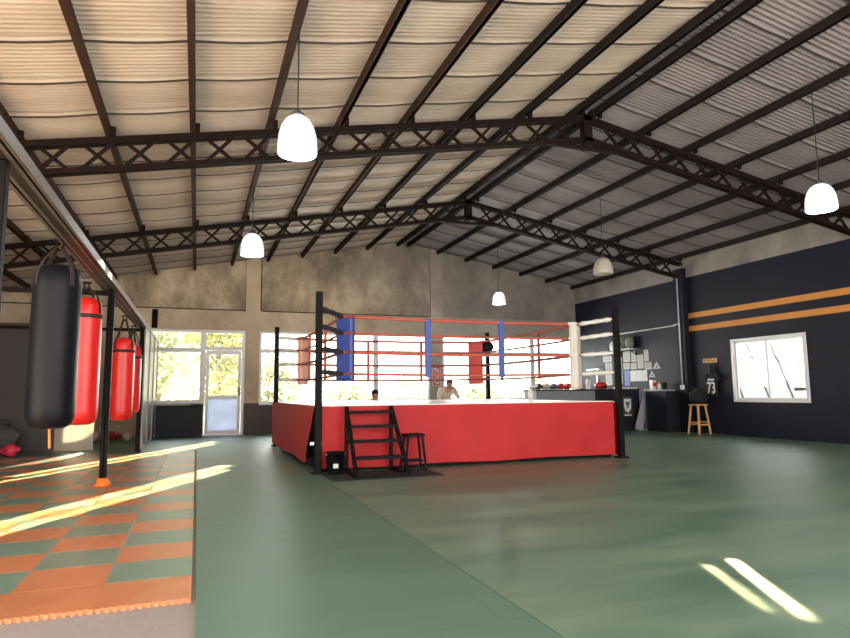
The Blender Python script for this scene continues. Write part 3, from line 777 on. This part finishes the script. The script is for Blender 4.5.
cb_ = thing('side_counter', 'dark cabinet against the wall with a pale top, left of the wooden stool', 'cabinet', (12.33, 14.42, 0))
MB().box(-.22, .34, -.38, .45, 0, 1.12).build('cabinet_body', M['counter_dark'], cb_)
MB().box(-.25, .34, -.1, .47, 1.12, 1.16).build('cabinet_top', M['counter_top'], cb_)
lb = MB(); lb.bar((11.99, 15.12, .0+.01), (12.30, 14.98, 1.17), .26, .03, (0,-1,0))
tag(lb.build('leaning_board', M['board_grey']), 'pale grey board leaning between the bar counter and the dark cabinet', 'board')
tg = MB().box(11.55, 12.2, 15.35, 15.6, 1.19, 1.235)
tag(tg.build('paper_stack', M['paper_white']), 'white stack of papers at the end of the bar counter below the blue sheet', 'papers')

# gloves on the counter
def glove(loc, rz, m, label, group, s=1.0, cat='boxing glove'):
    t = thing('boxing_glove', label, cat, loc, rz, group)
    def sh(v): return Vector((v.x*(1+.15*v.z), v.y, v.z))
    MB().ball((0,0,.085*s), .075*s, .10*s, .085*s, 16, 10, sh).build('fist', m, t)
    MB().ball((.06*s,-.03*s,.10*s), .035*s, .065*s, .04*s, 12, 8).build('thumb', m, t)
    MB().tube([(0,.07*s,.075*s), (0,.19*s,.07*s)], [.055*s,.065*s], 14).build('cuff', m, t)
    return t
gl = [('glove_dark','dark maroon'),('glove_blue','blue'),('glove_white','white'),('glove_red','red'),('glove_blue','blue'),('glove_white','white'),('glove_red','bright red'),('glove_orange','orange'),('glove_red','red'),('glove_orange','orange')]
pos = ['leftmost in the row on the bar counter','second in the row on the bar counter','third in the row on the bar counter','fourth in the row on the bar counter','fifth in the row on the bar counter','sixth in the row on the bar counter','seventh in the row on the bar counter','eighth in the row on the bar counter','ninth in the row on the bar counter','last in the row on the bar counter']
for k, (m, nm) in enumerate(gl):
    x = 8.96+.118*k
    glove((x, 15.42+.31*(k % 2), 1.19), random.uniform(-.12,.12), M[m], '%s boxing glove, %s' % (nm, pos[k]), 'boxing gloves in a row on the bar counter', .98+.04*random.random())
bottle((10.27, 15.5, 1.19), 'yellow-topped small bottle beside the white ring pad', .22, .035, M['white_plastic'], M['orange_cap'])
bottle((10.62, 15.5, 1.19), 'tall white bottle on the bar counter left of the red headgear', .36, .07, M['white_plastic'], M['counter_grey'])
rg = thing('head_guard', 'red head guard lying on the bar counter left of the ring post', 'head guard', (11.08, 15.55, 1.19))
MB().ball((0,0,.10), .20, .15, .12, 18, 10, lambda v: Vector((v.x, v.y, max(v.z,-.82)))).build('shell', M['glove_red'], rg)
MB().box(-.10,.10,-.165,-.13,.03,.09, ch=.01).build('face_opening', M['black_cloth'], rg)

# things on the cabinet
bx = thing('box', 'small white and red box standing on the dark cabinet', 'box', (12.25, 14.72, 1.16))
MB().box(-.07,.07,-.06,.06,0,.27, ch=.004).build('carton', M['white_plastic'], bx)
MB().box(-.05,.073,-.064,-.058,.09,.2).build('red_print', M['red_plastic'], bx)
bottle((12.28, 14.50, 1.16), 'small white bottle on the dark cabinet beside the box', .21, .045, M['white_plastic'], M['white_plastic'])
cp = thing('cup', 'black cup on the dark cabinet behind the white bottle', 'cup', (12.5, 14.55, 1.16))
MB().lathe([(.05,0),(.06,.01),(.075,.2),(.068,.2),(.055,.02)], 18).build('cup_body', M['black_cloth'], cp)
MB().tube([(.0,-.07,.05), (.0,-.12,.08), (.0,-.12,.14), (.0,-.072,.17)], .009, 8).build('handle', M['black_cloth'], cp)

# papers on the right wall: (y0,z1,y1,z0)
papers = [(16.55,2.36,16.22,2.03,'grey certificate on the wall under the shelf, leftmost of its upper row'),(16.16,2.34,15.92,2.02,'narrow grey sheet on the wall under the right end of the shelf'),
 (15.88,2.22,15.60,1.80,'tall grey poster on the wall reaching down past its neighbours'),(15.56,2.35,15.36,2.01,'narrow white sheet highest at the end of the upper row'),
 (16.56,2.00,16.25,1.80,'grey photo sheet, first in the middle row beside the ring post'),(16.20,1.99,15.93,1.79,'grey photo sheet, second in the middle row'),
 (15.56,1.98,15.24,1.76,'square grey photo sheet right of the tall poster'),
 (17.60,2.27,17.14,2.07,'pale sheet left of the ring post, uppermost of that group'),(17.50,2.04,17.13,1.68,'pale sheet left of the ring post, in the middle of that group'),(17.50,1.66,17.16,1.32,'pale sheet left of the ring post, lowest of that group'),
 (16.74,2.2,16.63,1.36,'tall thin white strip of paper right beside the ring post')]
for (ya, za, yb, zb, lab) in papers:
    t = thing('wall_paper_sheet', lab, 'paper', (XW, (ya+yb)/2, zb), 0, 'sheets pinned on the dark wall')
    h = za-zb; w = ya-yb
    MB().box(-.008, -.001, -w/2, w/2, 0, h).build('sheet', M['paper'], t)
    b = MB(); n = max(2, int(h/.07))
    for k in range(n):
        zz = h-.04-k*(h-.06)/n; ww = w*random.uniform(.25,.42)
        b.box(-.010, -.008, -ww, ww, zz-.008, zz+.004)
    b.build('print', M['ink'], t)
for (ya, za, yb, zb, lab, m) in ((16.25,1.75,15.46,1.42,'wide white sheet with faint panels below the middle row','paper_white'),(16.52,1.76,16.28,1.28,'tall blue sheet left of the wide white sheet','blue_sheet')):
    t = thing('wall_paper_sheet', lab, 'paper', (XW, (ya+yb)/2, zb), 0, 'sheets pinned on the dark wall')
    h = za-zb; w = ya-yb
    MB().box(-.008, -.001, -w/2, w/2, 0, h).build('sheet', M[m], t)
    b = MB()
    for k in range(3): MB().box(-.010,-.008, -w/2+w*(k+.86)/3, -w/2+w*(k+.9)/3, h*.08, h*.92).build('fold_line', M['paper'], t)
for (yc, zb, w, h, lab) in ((15.03,1.77,.34,.21,'grey triangular pennant at the end of the middle row'),(15.24,1.53,.28,.19,'small grey pennant below the square photo sheet')):
    t = thing('pennant', lab, 'pennant', (XW, yc, zb), 0, 'pennants on the dark wall')
    MB().prism([(-w/2,0),(w/2,0),(w*.2,h*.65),(.0,h),(-w*.2,h*.65)], -.010, -.001, 'yz').build('cloth', M['paper'], t)
    MB().prism([(-w*.15,h*.15),(w*.15,h*.15),(0,h*.55)], -.012, -.010, 'yz').build('print', M['ink'], t)
sh = thing('wall_shelf', 'small dark wall shelf holding two grey helmets', 'shelf', (XW, 16.28, 2.40))
MB().box(-.30, 0, -.45, .45, 0, .025).build('board', M['counter_top'], sh)
for y in (-.35,.35): MB().bar((-.02,y,-.16), (-.24,y,-.005), .02, .02).bar((-.01,y,-.18), (-.01,y,0), .02, .02).build('bracket', M['black_metal'], sh)
for k, (y, lab) in enumerate(((16.36,'grey round helmet on the shelf, closer to the ring post'),(16.02,'grey green helmet at the right end of the wall shelf'))):
    t = thing('helmet', lab, 'helmet', (XW-.15, y, 2.425), 0, 'helmets on the wall shelf')
    MB().ball((0,0,.19), .13, .14, .19, 18, 12, lambda v: Vector((v.x, v.y, max(v.z,-.98)))).build('shell', M['helmet'], t)
    MB().ball((-.07,0,.17), .075, .085, .09, 14, 8).build('visor', M['bag_black' if k == 0 else 'counter_grey'], t)
    MB().box(-.10,.08,-.10,.10,0,.03, ch=.01).build('base', M['helmet'], t)
wl = thing('wall_light', 'white oval wall light just left of the right ring post', 'wall light', (XW, 17.02, 2.40))
MB().ball((-.06,0,.16), .06, .10, .17, 16, 10).build('cover', M['white_plastic'], wl)
MB().box(-.02, 0, -.06, .06, .03, .29).build('back_plate', M['counter_grey'], wl)
hs = thing('wall_shelf', 'short white bracket shelf on the wall left of the ring post', 'shelf', (XW, 17.95, 1.83))
MB().box(-.2, 0, -.35, .35, 0, .04).build('board', M['white_alu'], hs)
MB().box(-.03, 0, -.03, .03, -.5, 0).build('bracket', M['white_alu'], hs)

# conduit on the pillar
cd = thing('conduit_pipe', 'pale grey conduit running down the dark pillar with a side branch', 'pipe', (XW-.16, 13.83, 0))
b = MB(); b.tube([(-.02,0,4.24), (-.02,0,1.27)], .02, 10); b.build('riser', M['pipe_grey'], cd)
b = MB(); b.tube([(-.02,.02,2.96), (-.02,.19,2.955), (.13,.22,2.955), (.13,4.2,2.93)], .016, 10); b.build('branch', M['pipe_grey'], cd)
b = MB(); b.box(-.05, .0, -.07, .07, 1.15, 1.28, ch=.006); b.build('outlet_box', M['pipe_grey'], cd)

# wooden stool with a black bag on it
ws = thing('wooden_stool', 'tall pine stool against the navy wall left of the side window', 'stool', (12.42, 13.22, 0))
MB().box(-.17, .17, -.17, .17, .73, .77, ch=.01).build('seat', M['wood'], ws)
for sx in (-1, 1):
    for sy in (-1, 1): MB().bar((sx*.12, sy*.12, .73), (sx*.19, sy*.19, 0), .05, .05, (sx, -sy, 0)).build('leg', M['wood'], ws)
for s in (-1, 1):
    MB().bar((-.165, s*.165, .24), (.165, s*.165, .24), .03, .045).build('stretcher', M['wood'], ws)
    MB().bar((s*.165, -.165, .30), (s*.165, .165, .30), .03, .045).build('stretcher', M['wood'], ws)
kb = thing('sports_bag', 'black crumpled sports bag resting on the tall pine stool', 'bag', (12.42, 13.22, .77))
def lump(v): return v*(1+.10*math.sin(5*v.x+3*v.y)+.08*math.sin(7*v.z+4*v.x))
MB().ball((0,0,.19), .20, .24, .20, 20, 14, lump).build('bag_body', M['black_cloth'], kb)
MB().tube([(-.1,-.15,.28), (-.1,-.1,.42), (-.1,.1,.42), (-.1,.15,.28)], .012, 8).build('handle', M['strap'], kb)
# rack and jersey
rk = thing('coat_rack', 'short wooden hook rack on the navy wall above the black jersey', 'rack', (XW, 12.97, 1.85))
MB().box(-.03, 0, -.24, .24, 0, .11, ch=.005).build('board', M['wood'], rk)
for y in (-.14, 0, .14): MB().tube([(-.03,y,.06), (-.08,y,.04), (-.09,y,.08)], .007, 6).build('hook', M['black_metal'], rk)
js = thing('jersey', 'black shirt with a white 73 hanging from the hook rack', 'jersey', (XW-.07, 12.87, .95))
b = MB(); n = 10; prof = [(0,.155),(.2,.16),(.42,.165),(.56,.17),(.62,.14),(.66,.08),(.86,.02)]
vs = []
for z, w in prof:
    for k in range(16):
        a_ = 2*PI*k/16; vs.append(((.035+.015*math.sin(3*a_+z*9))*math.cos(a_), w*math.sin(a_), z))
fs = [(i*16+k, i*16+(k+1) % 16, i*16+16+(k+1) % 16, i*16+16+k) for i in range(len(prof)-1) for k in range(16)]
b.add(vs, fs, True)
b.build('shirt', M['black_cloth'], js)
b = MB(); b.tube([(0,-.15,.60), (0,-.21,.44)], [.05,.06], 10).tube([(0,.15,.60), (0,.21,.44)], [.05,.06], 10); b.build('sleeves', M['black_cloth'], js)
def text_mesh(txt, size, extr=.003):
    cu = bpy.data.curves.new('digits', 'FONT'); cu.body = txt; cu.size = size; cu.align_x = 'CENTER'; cu.extrude = extr; cu.offset = .006
    o = bpy.data.objects.new('digits', cu); COL.objects.link(o); dg = bpy.context.evaluated_depsgraph_get()
    me = bpy.data.meshes.new_from_object(o.evaluated_get(dg)); bpy.data.objects.remove(o); bpy.data.curves.remove(cu); return me
me = text_mesh('73', .40); me.materials.append(M['paper_white'])
o = bpy.data.objects.new('number_print', me); COL.objects.link(o); o.parent = js
o.rotation_euler = (PI/2, 0, -PI/2); o.location = (-.055, 0, .10); o.scale = (.72, 1.05, 1)
MB().box(-.056, -.05, -.11, .11, .43, .475).build('name_strip', M['paper_white'], js)

# red and white signs on the back pillar
sg = thing('warning_sign', 'tall white and red warning sign on the grey pillar between back windows', 'sign', (7.31, D-.012, 1.36))
MB().box(-.14, .14, 0, .01, 0, .62).build('plate', M['paper_white'], sg)
b = MB()
for k in range(3):
    z = .02+.2*k
    b.box(-.12,.12,-.004,0,z,z+.035); b.box(-.12,.12,-.004,0,z+.145,z+.18); b.box(-.12,-.09,-.004,0,z+.035,z+.145); b.box(.09,.12,-.004,0,z+.035,z+.145)
    b.bar((-.09,-.002,z+.04), (.09,-.002,z+.14), .004, .035, (0,0,1))
b.build('print', M['red_plastic'], sg)

# cabinet under the window by the door
lc = thing('low_cabinet', 'low black cabinet under the window left of the door', 'cabinet', (-.44, D-.2, 0))
MB().box(-.6, .6, -.18, .16, 0, .82, ch=.008).build('cabinet_body', M['counter_dark'], lc)
MB().box(-.62, .62, -.2, .16, .82, .85).build('cabinet_top', M['black_metal'], lc)
tag(MB().box(-.16, .12, D-.35, D-.2, .85, .875, ch=.005).build('notebook', M['ink']), 'dark flat notebook on the low cabinet beside the door', 'notebook')

# gear on the floor behind the bags
glove((-2.42, 18.0, -.004), .4, M['glove_white'], 'white boxing glove on the floor behind the red bags', 'loose gloves on the floor behind the bags', 1.5)
glove((-2.02, 17.95, -.004), -.5, M['glove_red'], 'red boxing glove on the floor behind the orange-footed post', 'loose gloves on the floor behind the bags', 1.5)
glove((-1.64, 17.8, -.004), .2, M['glove_white'], 'pale boxing glove on the floor next to the grey partition', 'loose gloves on the floor behind the bags', 1.3)
glove((-1.33, 18.3, -.004), .3, M['glove_dark'], 'dark boxing glove on the floor next to the grey partition', 'loose gloves on the floor behind the bags', 1.5)
gb = thing('gym_bag', 'dark gym bag slumped against the partition at the left edge', 'bag', (-3.62, 14.75, -.004), .2)
MB().ball((0,0,.30), .30, .22, .32, 20, 14, lambda v: Vector((v.x*(1+.12*math.sin(6*v.z)), v.y*(1+.1*math.sin(5*v.x)), max(v.z,-.93)))).build('bag_body', M['bag_grey'], gb)
MB().tube([(-.12,-.1,.52), (-.1,-.15,.68), (.1,-.15,.68), (.12,-.1,.52)], .015, 8).build('handle', M['strap'], gb)
glove((-3.30, 14.1, -.004), .6, M['pink_glove'], 'pinkish red boxing glove on the floor in front of the dark gym bag', 'loose gloves on the floor behind the bags', 1.5)

# ------------------------------------------------------------------ people
def skin_mesh(name, verts, edges, radii, m, parent, root=0, sub=2, keep=None):
    me = bpy.data.meshes.new(name); me.from_pydata(verts, edges, [])
    o = bpy.data.objects.new(name, me); COL.objects.link(o)
    md = o.modifiers.new('skin', 'SKIN'); md.use_smooth_shade = True
    for i, v in enumerate(me.skin_vertices[0].data):
        r = radii[i]; v.radius = r if isinstance(r, tuple) else (r, r); v.use_root = (i == root)
    s = o.modifiers.new('sub', 'SUBSURF'); s.levels = sub; s.render_levels = sub
    dg = bpy.context.evaluated_depsgraph_get(); new = bpy.data.meshes.new_from_object(o.evaluated_get(dg))
    bpy.data.objects.remove(o)
    for p in new.polygons: p.use_smooth = True
    new.materials.clear(); new.materials.append(m)
    q = bpy.data.objects.new(name, new); COL.objects.link(q); q.parent = parent
    return q
def person(label, loc, rz, J, shirt, long_sleeve, headrot, cap):
    t = thing('person', label, 'person', loc, rz)
    names = list(J); idx = {n: i for i, n in enumerate(names)}
    V = [Vector(J[n]) for n in names]
    R = dict(pelvis=(.13,.10), spine=(.125,.095), chest=(.145,.10), neck=.055, head0=.06,
             shL=.06, elL=.042, wrL=.029, shR=.06, elR=.042, wrR=.029, hipL=.085, knL=.058, anL=.038, toL=.032, hipR=.085, knR=.058, anR=.038, toR=.032)
    ed = [('pelvis','spine'),('spine','chest'),('chest','neck'),('neck','head0'),('chest','shL'),('shL','elL'),('elL','wrL'),('chest','shR'),('shR','elR'),('elR','wrR'),
          ('pelvis','hipL'),('hipL','knL'),('knL','anL'),('anL','toL'),('pelvis','hipR'),('hipR','knR'),('knR','anR'),('anR','toR')]
    rad = [R[n] for n in names]; E_ = [(idx[a_], idx[b_]) for a_, b_ in ed]
    # hands: palm and five fingers
    for s in 'LR':
        w = Vector(J['wr'+s]); d = (w-Vector(J['el'+s])).normalized(); side = d.cross(Vector((0,1,0))).normalized()
        V.append(w+d*.05); pi_ = len(V)-1; rad.append((.034,.018)); E_.append((idx['wr'+s], pi_))
        sg_ = 1 if s == 'L' else -1
        for k, ln in enumerate((.068,.076,.072,.058)):
            base = w+d*.09+side*(k-1.5)*.021; V.append(base); b0 = len(V)-1; rad.append(.009); E_.append((pi_, b0))
            V.append(base+d*ln*.55+Vector((0,-.008,0))); rad.append(.0085); E_.append((b0, b0+1))
            V.append(base+d*ln+Vector((0,-.03,0))); rad.append(.007); E_.append((b0+1, b0+2))
        V.append(w+d*.045+side*sg_*.04+Vector((0,-.015,0))); b0 = len(V)-1; rad.append(.011); E_.append((pi_, b0))
        V.append(w+d*.085+side*sg_*.05+Vector((0,-.03,0))); rad.append(.009); E_.append((b0, b0+1))
    body = skin_mesh('body', [tuple(v) for v in V], E_, rad, M['skin'], t)
    # head shape appended to the body mesh
    hm = MB(); hc = Vector(J['head0'])+Vector((0,0,.06)); HR = Matrix.Rotation(headrot[1], 3, 'Z') @ Matrix.Rotation(headrot[0], 3, 'X')
    def skull(v):
        w = Vector(v); 
        if w.z < 0: w.x *= 1+.22*w.z; w.y *= 1+.12*w.z
        if w.y < -.6 and abs(w.x) < .22 and -.35 < w.z < .12: w.y -= .16
        return w
    hm.ball((0,0,0), .078, .098, .122, 28, 22, skull)
    for s in (-1, 1): hm.ball((s*.08, .01, -.005), .013, .022, .032, 10, 8)
    hm.ball((0,-.092,-.055), .028, .012, .009, 10, 6)
    hm.v = [tuple(hc + HR @ Vector(v)) for v in hm.v]
    h_o = hm.build('tmp', M['skin'])
    bm = bmesh.new(); bm.from_mesh(body.data); bm.from_mesh(h_o.data); bm.to_mesh(body.data); bm.free(); bpy.data.objects.remove(h_o)
    for p in body.data.polygons: p.use_smooth = True
    def headpart(name, mb, m):
        mb.v = [tuple(hc + HR @ Vector(v)) for v in mb.v]; return mb.build(name, m, t)
    ey = MB()
    for s in (-1, 1): ey.ball((s*.032, -.086, .005), .012, .010, .008, 10, 6)
    headpart('eyes', ey, M['ink'])
    hr = MB()
    def hairf(v):
        w = Vector(v)
        if w.y < -.35 and w.z < .52: w = w*.80
        if w.z < -.28: w = w*.82
        return w
    hr.ball((0,.006,.014), .086, .104, .124, 28, 22, hairf); headpart('hair', hr, M['hair'])
    if cap:
        cm = MB().ball((0,.004,.04), .092, .110, .105, 24, 16, lambda v: Vector((v.x, v.y, max(v.z, 0)))); cm.ball((0,-.12,.045), .07, .075, .010, 16, 6); headpart('cap', cm, M['black_cloth'])
    # clothes
    def cloth(name, chain, m, grow, rootname):
        nn = []
        for a_, b_ in chain:
            for q in (a_, b_):
                if q not in nn: nn.append(q)
        return skin_mesh(name, [tuple(CV[q]) for q in nn], [(nn.index(a_), nn.index(b_)) for a_, b_ in chain], [CR[q] for q in nn], m, t, nn.index(rootname))
    CV = {n: Vector(J[n]) for n in names}; CR = {}
    for n in names:
        r = R[n]; CR[n] = tuple(x+.018 for x in r) if isinstance(r, tuple) else (r+.016, r+.016)
    for s in 'LR':
        CV['slv'+s] = Vector(J['sh'+s]).lerp(Vector(J['el'+s]), .75) if not long_sleeve else Vector(J['el'+s]).lerp(Vector(J['wr'+s]), .85); CR['slv'+s] = (.055,.055) if not long_sleeve else (.04,.04)
        CV['cuf'+s] = Vector(J['kn'+s]).lerp(Vector(J['an'+s]), .9); CR['cuf'+s] = (.058,.058)
    CV['hem'] = Vector(J['pelvis'])+Vector((0,0,-.04)); CR['hem'] = (.17,.14)
    CV['collar'] = Vector(J['chest']).lerp(Vector(J['neck']), .72); CR['collar'] = (.088,.085); CR['chest'] = (.185,.15); CR['shL'] = CR['shR'] = (.095,.095); CR['spine'] = (.165,.135)
    ch = [('hem','spine'),('spine','chest'),('chest','collar')]
    for s in 'LR': ch += [('chest','sh'+s)]+([('sh'+s,'el'+s),('el'+s,'slv'+s)] if long_sleeve else [('sh'+s,'slv'+s)])
    cloth('shirt', ch, shirt, .02, 'hem')
    ch = [('pelvis','hipL'),('hipL','knL'),('knL','cufL'),('pelvis','hipR'),('hipR','knR'),('knR','cufR')]
    cloth('trousers', ch, M['denim'], .02, 'pelvis')
    for s in 'LR':
        b = MB(); A_, T_ = Vector(J['an'+s]), Vector(J['to'+s]); d = (T_-A_); d.z = 0; d.normalize(); c_ = A_+d*.05
        b.ball((c_.x, c_.y, .05), .055 if abs(d.y) > .5 else .14, .14 if abs(d.y) > .5 else .055, .055, 14, 8, lambda v: Vector((v.x, v.y, max(v.z,-.85)))); b.build('shoe', M['shoe'], t)
    return t
# bending man in the pale shirt
J1 = dict(pelvis=(0,.20,.93), spine=(0,.12,1.07), chest=(0,-.02,1.20), neck=(.0,-.13,1.28), head0=(.0,-.17,1.31),
          shL=(.19,-.02,1.21), elL=(.29,-.10,1.00), wrL=(.22,-.26,.82), shR=(-.19,-.02,1.21), elR=(-.30,-.10,.99), wrR=(-.23,-.26,.80),
          hipL=(.10,.20,.88), knL=(.13,.08,.48), anL=(.12,.18,.08), toL=(.13,.02,.035), hipR=(-.10,.20,.88), knR=(-.13,.08,.48), anR=(-.12,.18,.08), toR=(-.13,.02,.035))
person('dark-haired person in a pale shirt bending forward behind the ring', (6.47, 16.1, 0), 0, J1, M['white_cloth'], True, (.55, .1), False)
bn = thing('bench', 'low wooden bench behind the ring under the person in a black cap', 'bench', (4.40, 16.25, 0))
MB().box(-.6, .6, -.2, .2, .38, .42, ch=.006).build('seat', M['wood'], bn)
for sx in (-1, 1): MB().box(sx*.5-.03, sx*.5+.03, -.17, .17, 0, .38).build('leg', M['wood'], bn)
J2 = dict(pelvis=(0,.05,.53), spine=(0,.04,.70), chest=(0,.0,.87), neck=(0,-.03,.99), head0=(0,-.04,1.03),
          shL=(.18,0,.89), elL=(.25,-.08,.64), wrL=(.16,-.30,.56), shR=(-.18,0,.89), elR=(-.25,-.08,.64), wrR=(-.16,-.30,.56),
          hipL=(.10,.0,.52), knL=(.14,-.42,.50), anL=(.14,-.40,.08), toL=(.14,-.56,.035), hipR=(-.10,.0,.52), knR=(-.14,-.42,.50), anR=(-.14,-.40,.08), toR=(-.14,-.56,.035))
person('person in a black cap and black shirt sitting behind the ring', (4.42, 16.2, 0), .5, J2, M['black_cloth'], False, (.1, .0), True)

# ------------------------------------------------------------------ light
w = bpy.data.worlds.new('World'); S.world = w; w.use_nodes = True
t = w.node_tree; bg = t.nodes['Background']
sk = t.nodes.new('ShaderNodeTexCoord'); sp = t.nodes.new('ShaderNodeSeparateXYZ'); t.links.new(sk.outputs['Generated'], sp.inputs[0])
rp = ramp(t, [(0, C(250,236,220)), (.12, C(255,244,232)), (.4, (1,1,1,1)), (1, C(206,224,246))]); t.links.new(sp.outputs[2], rp.inputs[0]); t.links.new(rp.outputs[0], bg.inputs[0])
bg.inputs[1].default_value = 5.0

def beam(p, L, wid, t_, back, energy, col, hd=(-.46,-.888), spread=1.0):
    """collimated lamp strip imitating sun; p = floor point nearest the light source, running length L"""
    h = Vector((hd[0], hd[1], 0)).normalized(); c = Vector((p[0], p[1], 0))+h*(L/2)
    d = Vector((h.x, h.y, -t_)).normalized(); k = back/math.hypot(d.x, d.y)
    ld = bpy.data.lights.new('sun_standin_strip', 'AREA'); ld.shape = 'RECTANGLE'; ld.size = wid; ld.size_y = L*t_/math.sqrt(1+t_*t_)
    ld.energy = energy; ld.color = col; ld.spread = math.radians(spread)
    o = bpy.data.objects.new('sun_standin_strip', ld); COL.objects.link(o); o.location = c-d*k  # unseen lamp added inside the hall in place of real sun
    o.rotation_euler = d.to_track_quat('-Z', 'Y').to_euler()
    return o
SUN = (1, .82, .48)
beam((.50, 10.95), 9.0, .25, .45, 4.5, 34, SUN, spread=.3); beam((.46, 10.27), 9.0, .21, .45, 4.5, 26, SUN, spread=.3)
beam((.46, 16.4), 6.4, .20, .45, 3.5, 24, SUN, spread=.3); beam((.40, 15.6), 6.6, .15, .45, 3.5, 17, SUN, spread=.3)
beam((3.20, 3.41), .86, .075, .45, 1.2, .6, SUN, (-.40,-.9), 3); beam((3.46, 3.46), 1.12, .085, .45, 1.2, 1.7, SUN, (-.47,-.88), 3)

def area(loc, rot, sx, sy, e, col):
    ld = bpy.data.lights.new('fill_light', 'AREA'); ld.shape = 'RECTANGLE'; ld.size = sx; ld.size_y = sy; ld.energy = e; ld.color = col
    o = bpy.data.objects.new('fill_light', ld); COL.objects.link(o); o.location = loc; o.rotation_euler = rot; return o
ld = bpy.data.lights.new('sun', 'SUN'); ld.energy = 14; ld.color = (1,.96,.9); ld.angle = math.radians(.6)  # extra sun added from the front, against the strips, for trees and bounce
o = bpy.data.objects.new('sun', ld); COL.objects.link(o); o.location = (-10,-20,20); o.rotation_euler = Vector((.42,.55,-1.0)).to_track_quat('-Z','Y').to_euler()
area((7.4, D+.5, 1.95), (PI/2+.6, 0, PI), 10.0, 1.7, 620, (1,.98,.94))  # added lamp outside the back windows, lifts the far roof and floor
sp_ = bpy.data.lights.new('board_back_spot', 'SPOT'); sp_.energy = 5000; sp_.color = (1,.9,.72); sp_.spot_size = math.radians(20); sp_.spot_blend = .1; sp_.shadow_soft_size = .02  # spot added behind the board so its translucent face looks sunlit
o = bpy.data.objects.new('board_back_spot', sp_); COL.objects.link(o); o.location = (-1.35, 17.6, 2.3); o.rotation_euler = (Vector((-2.35,15.2,.85))-Vector(o.location)).to_track_quat('-Z','Y').to_euler()
area((3.0, YF+.1, 2.2), (PI/2+.3, 0, 0), 14, 3.6, 230, (1,.98,.96))  # added fill lamp at the open side behind the camera
area((-4.5, 2.0, .3), (PI, .25, 0), 2.5, 5, 360, (1,.66,.32))  # added warm uplight standing in for bounce off the orange tiles

# ------------------------------------------------------------------ camera
f, pi_, ya, ro = 626.78, .1163, .348, -.0098
fwd = Vector((math.sin(ya)*math.cos(pi_), math.cos(ya)*math.cos(pi_), math.sin(pi_)))
rgt = Vector((math.cos(ya), -math.sin(ya), 0)); up = rgt.cross(fwd)
r2 = rgt*math.cos(ro)+up*math.sin(ro); u2 = -rgt*math.sin(ro)+up*math.cos(ro)
cd_ = bpy.data.cameras.new('Camera'); cam = bpy.data.objects.new('Camera', cd_); COL.objects.link(cam)
cd_.sensor_width = 36; cd_.lens = f/850*36; cd_.clip_start = .05; cd_.clip_end = 300
mw = Matrix(((r2.x, u2.x, -fwd.x, 0), (r2.y, u2.y, -fwd.y, 0), (r2.z, u2.z, -fwd.z, 1.15), (0,0,0,1)))
cam.matrix_world = mw
S.camera = cam
S.view_settings.view_transform = 'Standard'; S.view_settings.look = 'None'
S.view_settings.exposure = 0.45; S.view_settings.gamma = 1
S.cycles.max_bounces = 8; S.cycles.diffuse_bounces = 5; S.cycles.transparent_max_bounces = 12; S.cycles.sample_clamp_indirect = 6
try: S.cycles.use_denoising = True
except Exception: pass
